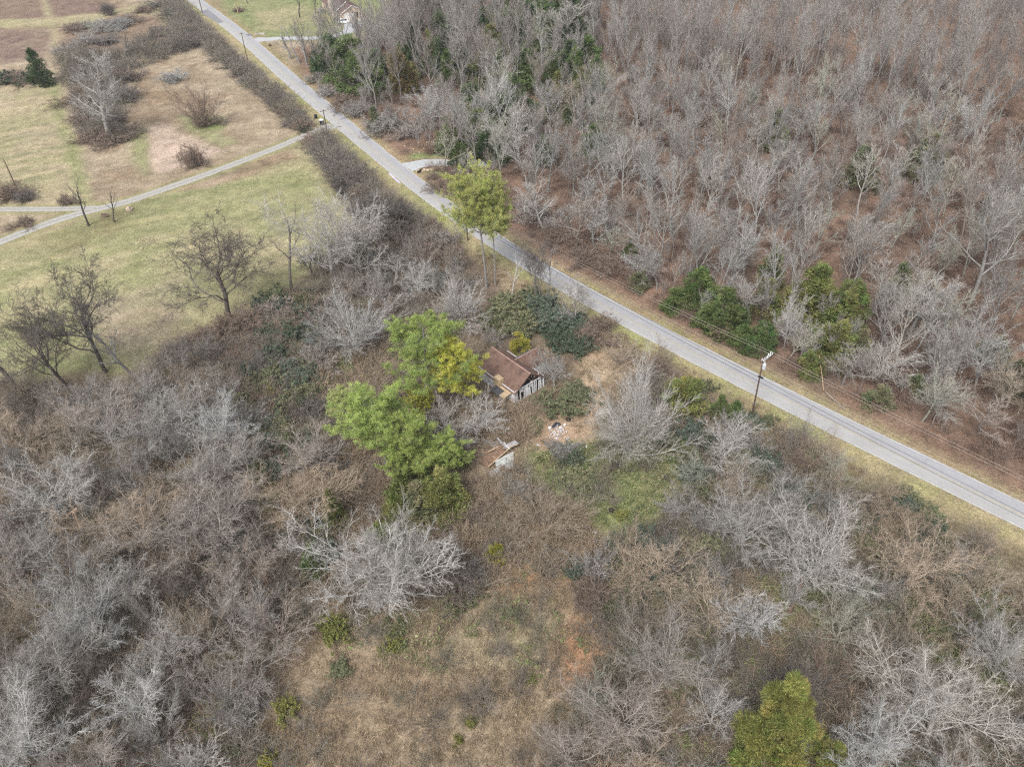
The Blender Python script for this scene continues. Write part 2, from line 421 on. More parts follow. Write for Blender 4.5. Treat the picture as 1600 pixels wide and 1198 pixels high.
# (polygon in photo pixels, colour, blend edge in metres, noise mix colour, noise mix amount)
COVER = [
    ([(-400, -60), (300, -60), (330, 40), (500, 190), (520, 240), (470, 300), (250, 340), (-400, 560)], TAN, 3, WEED, 0.55),
    ([(-400, -60), (190, -60), (195, 0), (215, 30), (195, 60), (90, 60), (0, 75), (-400, 90)], WEED, 3, TAN, 0.6),
    ([(70, -5), (165, 2), (185, 14), (160, 25), (85, 30), (72, 14)], WEEDP, 2, WEED, 0.4),
    ([(-60, -10), (58, -10), (72, 28), (-60, 32)], WEEDP, 2, WEED, 0.5),
    ([(-60, 45), (78, 46), (82, 70), (60, 92), (-60, 110)], WEEDP, 2.5, TAN, 0.45),
    ([(-80, 30), (70, 30), (170, 18), (235, 4), (255, 6), (215, 24), (110, 40), (-80, 46)], HAY, 1.5, TAN, 0.5),
    ([(62, -10), (70, -10), (82, 30), (92, 75), (84, 80), (76, 40)], HAY, 1.0, TAN, 0.5),
    ([(230, 0), (265, 8), (268, 40), (250, 48), (238, 20)], HAY, 1.5, HAYG, 0.5),
    ([(100, 52), (190, 20), (250, 28), (270, 55), (205, 95), (110, 110), (95, 75)], WEED, 2, WEEDP, 0.8),
    ([(-200, 138), (85, 132), (100, 180), (125, 235), (145, 300), (148, 325), (-200, 330)], HAY, 1.5, TAN, 0.8),
    ([(72, 132), (90, 130), (110, 200), (145, 285), (150, 320), (128, 318), (100, 240)], HAYG, 1.5, HAY, 0.7),
    ([(85, 78), (103, 88), (112, 150), (140, 215), (205, 225), (210, 205), (190, 150), (205, 95), (160, 60)], WEEDP, 2, FLOOR, 0.6),
    ([(200, 85), (315, 75), (360, 150), (470, 205), (330, 262), (250, 285), (160, 318), (130, 230), (200, 220)], TAN, 2, WEED, 0.95),
    ([(190, 140), (290, 140), (330, 190), (260, 195), (200, 190)], WEED, 2, TAN, 0.5),
    ([(275, 180), (345, 180), (350, 205), (300, 205)], GREEN, 1.5, TAN, 0.3),
    ([(205, 205), (232, 200), (236, 262), (225, 275), (205, 250)], HAYG, 2, TAN, 0.5),
    ([(232, 197), (262, 196), (320, 222), (350, 237), (300, 258), (262, 266), (240, 272), (236, 250)], BARE, 0.7, TAN, 0.5),
    ([(300, 210), (350, 232), (372, 222), (340, 205), (310, 203)], HAYG, 1.5, TAN, 0.4),
    # mown hay field between lane and tree line
    ([(-500, 560), (-30, 395), (60, 365), (160, 335), (250, 302), (380, 258), (480, 214), (520, 240), (545, 310), (560, 350), (480, 445), (400, 485), (250, 520), (200, 590), (-200, 620)], HAY, 2, HAYG, 0.9),
    ([(120, 345), (210, 325), (330, 285), (480, 262), (500, 300), (330, 350), (180, 370)], HAYG, 4, HAY, 0.5),
    ([(60, 370), (180, 330), (220, 318), (190, 360), (90, 400)], OLIVE, 3, HAYG, 0.5),
    ([(260, 298), (450, 232), (460, 248), (330, 292)], WEED, 1.5, TAN, 0.6),
    ([(130, 470), (260, 440), (290, 500), (240, 545), (150, 560)], TAN, 3, HAY, 0.7),
    # lawn by the far house
    ([(322, -60), (700, -60), (700, 20), (560, 60), (440, 65), (400, 55), (350, 15)], LAWN, 2, HAY, 0.6),
    ([(395, 20), (470, 8), (500, 25), (440, 50), (410, 48)], HAY, 3, LAWN, 0.4),
    ([(430, 66), (480, 64), (480, 100), (455, 105)], TAN, 1.5, HAY, 0.5),
    # woods across the road
    ([(455, 75), (600, 62), (620, -60), (1900, -60), (1900, 900), (1600, 775), (1320, 640), (1050, 507), (850, 400), (700, 305), (590, 215), (475, 120)], LITTER, 2, FLOOR, 0.65),
    ([(645, 225), (700, 222), (710, 250), (640, 248)], (0.27, 0.19, 0.12), 1.2, LITTER, 0.6),
    ([(640, 240), (695, 236), (700, 246), (640, 250)], GREEN, 0.8, TAN, 0.4),
    ([(665, 268), (700, 264), (700, 276), (680, 278)], GREEN, 0.8, OLIVE, 0.4),
    # near woods
    ([(-400, 590), (0, 590), (200, 590), (280, 530), (400, 492), (470, 450), (505, 400), (560, 345), (535, 300), (492, 235), (520, 225), (620, 310), (720, 390), (870, 480), (960, 540), (1060, 570), (1180, 660), (1400, 790), (1600, 880), (1900, 1000), (1900, 1400), (-400, 1400)], FLOOR, 2.5, OLIVE, 0.35),
    ([(400, 610), (560, 560), (580, 700), (500, 760), (420, 850), (380, 760)], (0.18, 0.125, 0.085), 3, LITTER, 0.5),
    ([(380, 800), (500, 810), (560, 1000), (470, 1010), (430, 880)], (0.205, 0.145, 0.085), 2.5, OLIVE, 0.4),
    ([(440, 1010), (560, 950), (720, 930), (860, 880), (960, 930), (930, 1050), (880, 1130), (860, 1250), (380, 1250), (420, 1080)], (0.285, 0.225, 0.155), 3, WEED, 0.9),
    ([(720, 820), (900, 800), (960, 900), (900, 960), (760, 900)], (0.27, 0.19, 0.12), 2.5, REDSOIL, 0.6),
    ([(860, 1010), (900, 960), (960, 965), (950, 1050), (880, 1080)], (0.32, 0.175, 0.10), 1.2, WEED, 0.6),
    ([(770, 900), (850, 885), (880, 905), (800, 925)], REDSOIL, 1.5, WEED, 0.7),
    ([(640, 980), (800, 940), (880, 960), (860, 1040), (700, 1050)], (0.25, 0.208, 0.135), 3, TAN, 0.8),
    ([(815, 695), (950, 685), (1070, 735), (1060, 810), (990, 850), (890, 815), (825, 765)], GREEN, 2.5, OLIVE, 0.5),
    ([(1000, 690), (1100, 690), (1100, 800), (1020, 800)], OLIVE, 2.5, GREEN, 0.6),
    ([(1300, 860), (1520, 900), (1600, 960), (1560, 1080), (1380, 1000)], (0.13, 0.155, 0.06), 2.5, FLOOR, 0.55),
    ([(1040, 640), (1240, 690), (1460, 810), (1600, 900), (1600, 1000), (1400, 1040), (1150, 940), (1060, 800)], (0.15, 0.145, 0.08), 4, FLOOR, 0.7),
    ([(1200, 690), (1320, 740), (1440, 820), (1400, 860), (1240, 760)], OLIVE, 2, TAN, 0.5),
    # drive-in clearing and rubbish corner
    ([(905, 545), (965, 535), (1000, 580), (950, 610), (930, 660), (925, 690), (850, 700), (820, 690), (850, 650), (900, 640)], (0.335, 0.26, 0.18), 1.2, REDSOIL, 0.25),
    ([(840, 655), (900, 640), (925, 660), (870, 700), (835, 695)], (0.33, 0.225, 0.15), 1.0, TAN, 0.5),
    ([(735, 700), (800, 680), (810, 720), (760, 760), (720, 740)], WEED, 1.0, TAN, 0.5),
    ([(745, 380), (800, 410), (900, 470), (960, 540), (900, 540), (780, 440)], (0.26, 0.20, 0.13), 2, OLIVE, 0.5),
]
def cover_colour(P):
    sh = P.shape[:-1]; col = np.empty(sh + (3,)); col[:] = (0.22, 0.18, 0.11)
    wob = np.stack([vnoise(P, 9, 3), vnoise(P, 9, 4)], -1) * 2.2 + np.stack([vnoise(P, 2.5, 5), vnoise(P, 2.5, 6)], -1) * 1.0
    patch = vnoise(P, 14, 7, 4); patch2 = vnoise(P, 5, 8, 4)
    for poly, c, edge, c2, amt in COVER:
        w = np.array([at(*q)[:2] for q in poly])
        lo, hi = w.min(0) - 8, w.max(0) + 8
        m = (P[..., 0] > lo[0]) & (P[..., 0] < hi[0]) & (P[..., 1] > lo[1]) & (P[..., 1] < hi[1])
        if not m.any(): continue
        q = P[m] + wob[m] * min(1.0, edge / 2.5)
        ins = inside(q, w); d = seg_dist(q, np.r_[w, w[:1]])
        a = np.clip(0.5 + np.where(ins, d, -d) / (2 * edge), 0, 1)[:, None]
        k = np.clip((0.6 * patch[m] + 0.6 * patch2[m]) * 1.6 * amt + 0.35 * amt, 0, 1)[:, None]
        cc_ = np.asarray(c) * (1 - k) + np.asarray(c2) * k
        col[m] = col[m] * (1 - a) + cc_ * a
    # verges
    s = side_of_road(P); d = np.abs(s) - 2.9 + vnoise(P, 4, 9) * 0.5
    near = (d < 9)
    g = np.clip(1 - d / 3.2, 0, 1) * (s < 0); g2 = np.clip(1 - np.abs(d - 0.2) / 1.6, 0, 1) * (s > 0)
    vk = np.clip(0.5 + 0.9 * vnoise(P, 6, 12), 0, 1)[..., None]
    vcol = np.asarray((0.32, 0.26, 0.155)) * vk + np.asarray((0.235, 0.24, 0.105)) * (1 - vk)
    rcol = np.asarray((0.30, 0.225, 0.14)) * vk + np.asarray((0.23, 0.21, 0.10)) * (1 - vk)
    wv = np.clip(1 - (d - 2.2) / 1.6, 0, 1) * (s < 0) * near; wr = np.clip(1 - (d - 0.9) / 1.0, 0, 1) * (s > 0) * near
    col = col * (1 - wv[..., None]) + vcol * wv[..., None]
    col = col * (1 - wr[..., None]) + rcol * wr[..., None]
    edge_ = np.clip(1 - np.abs(d + 0.15) / 0.5, 0, 1)[..., None] * 0.6                  # bare soil along the tarmac
    col = col * (1 - edge_) + np.asarray((0.27, 0.21, 0.16)) * edge_
    for ln, wd in ((LANE, 2.3), (LANE2, 2.0)):
        k = np.clip(1 - (seg_dist(P, ln) - wd) / 2.0, 0, 1)[..., None] * 0.7
        col = col * (1 - k) + np.asarray((0.24, 0.23, 0.11)) * k
    # swaths left by the mower run across the hay field
    a_, b_2 = at(0, 470), at(470, 350); th_ = math.atan2(b_2.y - a_.y, b_2.x - a_.x)
    rot = np.stack([P[..., 0] * math.cos(th_) + P[..., 1] * math.sin(th_), (-P[..., 0] * math.sin(th_) + P[..., 1] * math.cos(th_)) * 9], -1)
    hay = inside(P + wob, np.array([at(*q)[:2] for q in [(-500, 560), (-30, 395), (160, 335), (480, 214), (520, 250), (500, 300), (490, 420), (380, 490), (200, 590), (-200, 620)]])) | inside(P + wob, np.array([at(*q)[:2] for q in [(-200, 138), (85, 132), (145, 300), (148, 325), (-200, 330)]]))
    st = vnoise(rot, 26, 31, 3)[..., None] * hay[..., None]
    col = col * (1 + 0.34 * st * np.array([1.0, 0.75, 0.95]))
    rough = (side_of_road(P) < -9)[..., None] & ~hay[..., None]
    col = col * np.where(rough, 1 + 0.22 * vnoise(P, 4.5, 33, 4)[..., None], 1)
    return np.clip(col * (1 + 0.14 * vnoise(P, 3, 10)[..., None]), 0.02, 0.9)

FLAT_D = np.minimum(np.abs(side_of_road(GP)), 60)
for ln in (LANE, LANE2, DRIVE, DRIVE2, TRACK): FLAT_D = np.minimum(FLAT_D, seg_dist(GP, ln))
_yard = np.array([at(*q)[:2] for q in [(740, 520), (870, 530), (960, 640), (830, 780), (720, 760)]])
GZ = (vnoise(GP, 3.0, 21, 3) * 0.22 + vnoise(GP, 16, 22, 2) * 0.5) * np.clip((FLAT_D - 4.5) / 6, 0, 1)
GZ = np.where(inside(GP, _yard), GZ * 0.25, GZ)
GZ = np.where((np.abs(GX) < 300) & (GY > 0) & (GY < 480), GZ, GZ * 0.3) - 0.012
nx, ny = GX.shape
ii = (np.arange(nx - 1)[:, None] * ny + np.arange(ny - 1)[None]).ravel()
ground = mesh_obj('ground', np_mesh('ground', np.stack([GX, GY, GZ], -1), np.stack([ii, ii + ny, ii + ny + 1, ii + 1], -1), col=cover_colour(GP).reshape(-1, 3), mat=M_GROUND))
ground['kind'] = 'structure'
def ground_z(x, y):
    i = min(max(np.searchsorted(gx, x), 1), nx - 1); j = min(max(np.searchsorted(gy, y), 1), ny - 1)
    return float(GZ[i, j])

# ------------------------------------------------------------------ road, lanes
def road_col(s):
    base = np.array((0.33, 0.327, 0.32)) if s < 0.02 else np.array((0.295, 0.295, 0.305))
    if 0.15 < abs(s) < 0.35 or 0.6 < abs(s) < 0.8: base = base * 1.05
    if abs(s) > 0.95: base = base * 0.9
    return tuple(base)
_t = np.gradient(road_c, axis=0); _n = np.stack([_t[:, 1], -_t[:, 0]], 1)
_sgn = 1 if np.dot(_n[70], road_n[70]) > 0 else -1
road = strip('road', road_c, road_w, 0.004, M_ASPHALT, lambda s: road_col(s * _sgn), across=16, jitter=0.05)
for off, a0, a1 in ((-0.93, 0, NR), (0.94, 0, NR)):
    w = road_w[a0:a1]
    strip('edge_line', road_c[a0:a1] + road_n[a0:a1] * (w * off)[:, None], 0.075, 0.009, M_PAINT, kind=None, parent=road)
M_YEL = plain('faded_yellow_paint', (0.36, 0.32, 0.22), 0.2, 1.0)
for off in (-0.11, 0.11):
    strip('centre_line', road_c + road_n * off, 0.05, 0.009, M_YEL, kind=None, parent=road)
def road_patch(pxs, col):
    q = [at(*p) for p in pxs]; me = np_mesh('asphalt_patch', [(p.x, p.y, 0.012) for p in q], [tuple(range(4))], col=[col] * 4, mat=M_ASPHALT)
    o = mesh_obj('asphalt_patch', me, road)
    if me.polygons[0].normal.z < 0: me.flip_normals()
road_patch([(312, 19), (325, 15), (350, 35), (341, 37)], (0.2, 0.2, 0.215))
road_patch([(383, 54), (391, 53), (395, 56), (388, 57)], (0.17, 0.17, 0.185))
road_patch([(524, 199), (533, 197), (534, 198), (525, 200)], (0.13, 0.13, 0.14))
gcol = lambda s: (0.33, 0.325, 0.32) if 0.22 < abs(s) < 0.8 else ((0.285, 0.27, 0.23) if abs(s) <= 0.22 else (0.28, 0.255, 0.19))
strip('gravel_lane', LANE, np.interp(np.arange(70), [0, 2, 6, 69], [3.4, 2.4, 1.75, 1.9]), 0.0, M_GRAVEL, gcol, across=12, jitter=0.12)
strip('gravel_lane', LANE2, 1.45, 0.003, M_GRAVEL, gcol, across=12, jitter=0.1)
strip('gravel_driveway', DRIVE, np.interp(np.arange(60), [0, 5, 14, 40, 59], [3.4, 2.8, 2.4, 2.0, 1.8]), 0.001, M_GRAVEL, lambda s: (0.37, 0.385, 0.39), across=8, jitter=0.2)
strip('woods_track', TRACK, 1.6, 0.001, M_GRAVEL, lambda s: (0.27, 0.235, 0.215), across=6, jitter=0.3)
strip('gravel_driveway', DRIVE2, np.interp(np.arange(40), [0, 4, 25, 39], [3.6, 2.2, 2.0, 4.2]), 0.001, M_GRAVEL, lambda s: (0.36, 0.37, 0.38), across=8, jitter=0.15)

# ------------------------------------------------------------------ plant growth
def unit(a): return a / np.maximum(np.linalg.norm(a, axis=-1, keepdims=True), 1e-9)
def frames(t):
    ref = np.where(np.abs(t[..., 2:3]) < 0.9, np.array([0, 0, 1.0]), np.array([1.0, 0, 0]))
    u = unit(np.cross(t, ref)); return u, np.cross(t, u)

def march(rng, P, D, L, n, wig, trop):
    """Grow B branches from P along D: (B,n+1,3) points."""
    pts = [P]; d = D
    for i in range(n):
        d = unit(d + rng.normal(0, wig, d.shape) + np.array([0, 0, trop]))
        P = P + d * (L / n)[:, None]; pts.append(P)
    return np.stack(pts, 1)

def grow(rng, trunks, levels):
    """trunks: (pts (B,n,3), rad (B,n)); every level adds children; returns the list of (pts, rad, sides)."""
    out = []; pts, rad = trunks
    L = np.linalg.norm(np.diff(pts, axis=1), axis=-1).sum(1)
    for lv in levels:
        B, n1, _ = pts.shape; nc = lv['nc']
        t = lv['t0'] + (lv['t1'] - lv['t0']) * ((np.arange(nc)[None] + rng.uniform(0.1, 0.9, (B, nc))) / nc)
        t[:, -1] = np.where(rng.random(B) < 0.85, 1.0, t[:, -1]) if lv.get('fork', True) else t[:, -1]
        x = np.clip(t, 0, 0.9999) * (n1 - 1); i = x.astype(int); f = (x - i)[..., None]
        bi = np.arange(B)[:, None]
        a, b_ = pts[bi, i], pts[bi, np.minimum(i + 1, n1 - 1)]
        p = a * (1 - f) + b_ * f; tan = unit(b_ - a + 1e-9)
        r = rad[bi, i] * (1 - f[..., 0]) + rad[bi, np.minimum(i + 1, n1 - 1)] * f[..., 0]
        u, v = frames(tan)
        az = np.arange(nc)[None] * 2.399 + rng.uniform(0, 6.28, (B, 1)) + rng.normal(0, 0.4, (B, nc))
        an = np.radians(rng.normal(lv['ang'], lv.get('asd', 10), (B, nc))); an = np.where(t >= 1.0, an * 0.45, an)
        d = np.cos(an)[..., None] * tan + np.sin(an)[..., None] * (np.cos(az)[..., None] * u + np.sin(az)[..., None] * v)
        d[..., 2] += lv.get('lift', 0.0); d = unit(d)
        cl = L[:, None] * lv['ratio'] * (1 - lv.get('fall', 0.45) * t) * rng.uniform(0.7, 1.25, (B, nc))
        cr = np.maximum(np.minimum(r * lv.get('rr', 0.6), 1.0), lv.get('rmin', 0.006))
        keep = rng.random((B, nc)) < lv.get('keep', 1.0)
        p, d, cl, cr = p[keep], d[keep], cl[keep], cr[keep]
        n = lv['n']
        q = march(rng, p, d, cl, n, lv['wig'], lv['trop'])
        rr_ = cr[:, None] * (1 - (1 - lv.get('tip', 0.35)) * np.linspace(0, 1, n + 1)[None])
        out.append((q, rr_, lv['sides'])); pts, rad, L = q, rr_, cl
    return out

TONES = [(0.74, 0.73, 0.72), (1.02, 1.03, 1.03), (1.12, 1.12, 1.12), (1.08, 1.07, 1.06), (0.90, 0.87, 0.85)]
def tube_arrays(sets, tones=None):
    V, Q, K, o = [], [], [], 0
    for li, (pts, rad, S) in enumerate(sets):
        B, n1, _ = pts.shape
        t = unit(np.gradient(pts, axis=1))
        u, v = frames(unit(t.mean(1))); u = unit(u[:, None] - (u[:, None] * t).sum(-1, keepdims=True) * t); v = np.cross(t, u)
        k = np.arange(S) * 2 * np.pi / S
        ring = pts[:, :, None] + rad[:, :, None, None] * (np.cos(k)[None, None, :, None] * u[:, :, None] + np.sin(k)[None, None, :, None] * v[:, :, None])
        V.append(ring.reshape(-1, 3)); tn = (tones or TONES)[min(li, 4)]
        K.append(np.tile(np.array(tn), (B * n1 * S, 1)))
        b = np.arange(B)[:, None, None] * n1 * S; i = np.arange(n1 - 1)[None, :, None] * S; j = np.arange(S)[None, None]
        a0 = o + b + i + j; a1 = o + b + i + (j + 1) % S
        Q.append(np.stack([a0, a1, a1 + S, a0 + S], -1).reshape(-1, 4)); o += B * n1 * S
    tube_arrays.k = np.concatenate(K)
    return np.concatenate(V), np.concatenate(Q)

def trunk_line(rng, H, r0, n=8, wig=0.05, lean=0.0, tip=0.45, starts=None):
    P = np.zeros((1, 3)) if starts is None else np.asarray(starts, float)
    P = P.copy(); P[:, 2] -= 0.5
    D = unit(np.c_[rng.normal(0, lean, (len(P), 2)), np.ones(len(P))])
    pts = march(rng, P, D, np.full(len(P), H + 0.5), n, wig, 0.06)
    rad = r0 * (1 - (1 - tip) * np.linspace(0, 1, n + 1))[None] * np.ones((len(P), 1)); rad[:, 0] *= 1.35
    return pts, rad

class Proto:
    """Meshes of a kind of plant: trunk, crown, (foliage); sized so that they can be scaled to a height and a radius."""
    def __init__(self, parts, H, R, cz): self.parts, self.H, self.R, self.cz = parts, H, R, cz
PROTO = {}
def measure(arrs):
    P = np.concatenate(arrs); r = np.hypot(P[:, 0], P[:, 1]); top = P[P[:, 2] > np.percentile(P[:, 2], 30)]
    return float(np.percentile(P[:, 2], 99.7)), float(np.percentile(r, 90)), float(np.median(P[:, 2]))

def bare(kind, seed, spec, mat=M_BARK, mass=False):
    rng = np.random.default_rng(seed)
    tr = spec['trunk'](rng)
    lv = grow(rng, tr, spec['levels'])
    head = []
    tv, tq = tube_arrays([(tr[0], tr[1], 6)] + head); tk = tube_arrays.k
    cv, cq = tube_arrays(lv, TONES[1:] + TONES[-1:]); ck = tube_arrays.k
    H, R, cz = measure([cv])
    P = Proto([('stems' if kind == 'shrub' else 'trunk', np_mesh('trunk', tv, tq, col=tk, mat=mat)), ('crown', np_mesh('crown', cv, cq, col=ck, mat=mat))], H, R, cz)
    if mass:
        P.joined = np_mesh(kind + '_mass', np.concatenate([tv, cv]), np.concatenate([tq, cq + len(tv)]), col=np.concatenate([tk, ck]), mat=M_WOODS)
    PROTO.setdefault(kind, []).append(P)

L_ = lambda nc, t0, t1, ang, ratio, n, wig, trop, sides, **k: dict(nc=nc, t0=t0, t1=t1, ang=ang, ratio=ratio, n=n, wig=wig, trop=trop, sides=sides, **k)
# tall woodland trees: clear stem, long ascending limbs, fine overlapping crown
for s in range(6):
    bare('forest', 100 + s, dict(trunk=lambda r: trunk_line(r, 14, 0.21, 10, 0.04, 0.07, 0.3), levels=[
        L_(10, 0.36, 1.0, 33, 0.56, 7, 0.07, 0.10, 5, rr=0.5, fall=0.5, asd=10),
        L_(7, 0.2, 1.0, 29, 0.52, 4, 0.09, 0.06, 4, rr=0.6, rmin=0.028),
        L_(6, 0.12, 1.0, 30, 0.56, 3, 0.11, 0.04, 3, rr=0.62, rmin=0.020),
        L_(5, 0.12, 1.0, 32, 0.62, 2, 0.12, 0.02, 3, rr=0.7, rmin=0.014)], trunk_levels=0), mass=True)
# open-grown spreading trees: short stem, many limbs, wide fine dome
for s in range(4):
    bare('spread', 200 + s, dict(trunk=lambda r: trunk_line(r, 4.2, 0.26, 5, 0.05, 0.10, 0.8), levels=[
        L_(12, 0.4, 1.0, 48, 1.7, 8, 0.13, 0.06, 5, rr=0.34, fall=0.15, asd=20, tip=0.18),
        L_(10, 0.16, 1.0, 40, 0.46, 5, 0.16, 0.03, 4, rr=0.55, rmin=0.028, tip=0.3),
        L_(8, 0.1, 1.0, 40, 0.54, 3, 0.17, 0.01, 3, rr=0.62, rmin=0.02, tip=0.3),
        L_(5, 0.1, 1.0, 40, 0.62, 2, 0.17, 0.0, 3, rr=0.75, rmin=0.015, tip=0.3)], trunk_levels=0))
# great old trees: the same habit with many more and finer twigs
for s in range(2):
    bare('grand', 250 + s, dict(trunk=lambda r: trunk_line(r, 7.0, 0.36, 6, 0.05, 0.08, 0.8), levels=[
        L_(14, 0.35, 1.0, 52, 1.6, 10, 0.13, 0.055, 6, rr=0.31, fall=0.15, asd=20, tip=0.18),
        L_(12, 0.14, 1.0, 42, 0.42, 6, 0.17, 0.03, 4, rr=0.5, rmin=0.034, tip=0.3),
        L_(9, 0.1, 1.0, 42, 0.50, 3, 0.18, 0.0, 3, rr=0.6, rmin=0.023, tip=0.3),
        L_(6, 0.1, 1.0, 42, 0.58, 2, 0.18, 0.0, 3, rr=0.75, rmin=0.016, tip=0.3)], trunk_levels=0))
# fan-shaped many-stemmed small trees with straight fine branches
for s in range(4):
    bare('fan', 300 + s, dict(trunk=lambda r: trunk_line(r, 1.8, 0.2, 3, 0.05, 0.08, 0.9), levels=[
        L_(15, 0.3, 1.0, 44, 3.4, 7, 0.06, 0.05, 4, rr=0.34, fall=0.15, asd=18, tip=0.25),
        L_(10, 0.15, 1.0, 29, 0.42, 4, 0.08, 0.03, 3, rr=0.6, rmin=0.026),
        L_(7, 0.12, 1.0, 30, 0.52, 3, 0.09, 0.02, 3, rr=0.65, rmin=0.018),
        L_(4, 0.12, 1.0, 32, 0.6, 2, 0.1, 0.0, 3, rr=0.75, rmin=0.013)], trunk_levels=0))
# a fuller fan with a dense round head
bare('fullfan', 350, dict(trunk=lambda r: trunk_line(r, 2.2, 0.24, 3, 0.05, 0.08, 0.9), levels=[
    L_(24, 0.3, 1.0, 50, 3.2, 8, 0.06, 0.045, 4, rr=0.32, fall=0.12, asd=22, tip=0.22),
    L_(11, 0.15, 1.0, 30, 0.40, 4, 0.09, 0.03, 3, rr=0.6, rmin=0.028),
    L_(7, 0.1, 1.0, 32, 0.52, 3, 0.1, 0.02, 3, rr=0.65, rmin=0.019),
    L_(4, 0.1, 1.0, 34, 0.6, 2, 0.1, 0.0, 3, rr=0.75, rmin=0.013)], trunk_levels=0))
# dark crooked trees with twisting limbs
for s in range(3):
    bare('gnarl', 400 + s, dict(trunk=lambda r: trunk_line(r, 7.5, 0.22, 7, 0.08, 0.08, 0.7), levels=[
        L_(11, 0.35, 1.0, 44, 1.15, 10, 0.20, 0.08, 5, rr=0.5, fall=0.2, asd=18, tip=0.25),
        L_(9, 0.2, 1.0, 46, 0.46, 5, 0.24, 0.05, 4, rr=0.55, rmin=0.028),
        L_(9, 0.12, 1.0, 46, 0.52, 3, 0.26, 0.03, 3, rr=0.62, rmin=0.020),
        L_(7, 0.1, 1.0, 48, 0.58, 2, 0.26, 0.0, 3, rr=0.8, rmin=0.016)], trunk_levels=0))
# sparse half-dead trees
for s in range(3):
    bare('sparse', 500 + s, dict(trunk=lambda r: trunk_line(r, 9, 0.24, 8, 0.07, 0.08, 0.4), levels=[
        L_(7, 0.4, 1.0, 30, 0.55, 7, 0.12, 0.10, 5, rr=0.6, asd=10),
        L_(5, 0.3, 1.0, 36, 0.45, 4, 0.16, 0.05, 3, rr=0.55, rmin=0.03),
        L_(4, 0.2, 1.0, 40, 0.45, 3, 0.18, 0.03, 3, rr=0.6, rmin=0.018)], trunk_levels=0))
# slender white-stemmed tree
bare('plane', 600, dict(trunk=lambda r: trunk_line(r, 20, 0.36, 14, 0.03, 0.02, 0.2), levels=[
    L_(34, 0.22, 0.99, 46, 0.33, 7, 0.08, 0.09, 4, rr=0.42, fall=0.62, asd=9, tip=0.25),
    L_(9, 0.2, 1.0, 34, 0.42, 4, 0.11, 0.06, 3, rr=0.55, rmin=0.035),
    L_(6, 0.15, 1.0, 36, 0.5, 3, 0.13, 0.03, 3, rr=0.62, rmin=0.022),
    L_(4, 0.15, 1.0, 38, 0.55, 2, 0.14, 0.02, 3, rr=0.7, rmin=0.016)], trunk_levels=0))
# twiggy shrubs: many stems from the ground
def shrub_start(r, k=11, rad=0.6):
    return np.c_[r.normal(0, rad, (k, 2)), np.zeros(k)]
for s in range(4):
    bare('shrub', 700 + s, dict(trunk=lambda r: trunk_line(r, 1.2, 0.05, 3, 0.16, 0.5, 0.8, shrub_start(r)), levels=[
        L_(4, 0.3, 1.0, 40, 1.3, 4, 0.16, 0.03, 3, rr=0.75, rmin=0.035, fall=0.2),
        L_(6, 0.15, 1.0, 44, 0.55, 3, 0.18, 0.02, 3, rr=0.7, rmin=0.028),
        L_(5, 0.1, 1.0, 45, 0.6, 2, 0.2, 0.0, 3, rr=0.8, rmin=0.022),
        L_(4, 0.1, 1.0, 45, 0.65, 1, 0.2, 0.0, 3, rr=0.85, rmin=0.018)], trunk_levels=0))

# ---- leafy sprays
def sprays(rng, pos, out, size, per, width, up=0.3, spread=0.7, var=0.25, hue=(0.12, 0.06, 0.2), loose=0.25):
    """Small pointed leaf faces around the points pos, leaning along out: verts, tris, per-vertex variation."""
    n = len(pos)
    d = unit(out[:, None] + rng.normal(0, spread, (n, per, 3)) + np.array([0, 0, up]))
    u, v = frames(d); a = rng.uniform(0, 6.28, (n, per, 1)); side = u * np.cos(a) + v * np.sin(a)
    ln = size * rng.uniform(0.6, 1.3, (n, per, 1)); w = width * rng.uniform(0.6, 1.3, (n, per, 1))
    base = pos[:, None] + rng.normal(0, size * loose, (n, per, 3))
    tri = np.stack([base - side * w, base + side * w, base + d * ln], 2)
    br = (1 + rng.normal(0, var, (n, 1))) * (1 + rng.normal(0, 0.12, (n, per))); br = np.clip(br, 0.45, 1.7)
    h = rng.normal(0, 1, (n, 1, 1)) * np.array(hue); c = br[..., None] * (1 + h); c = np.repeat(np.clip(c, 0.3, 2)[:, :, None], 3, 2)
    V = tri.reshape(-1, 3); return V, np.arange(len(V)).reshape(-1, 3), c.reshape(-1, 3)

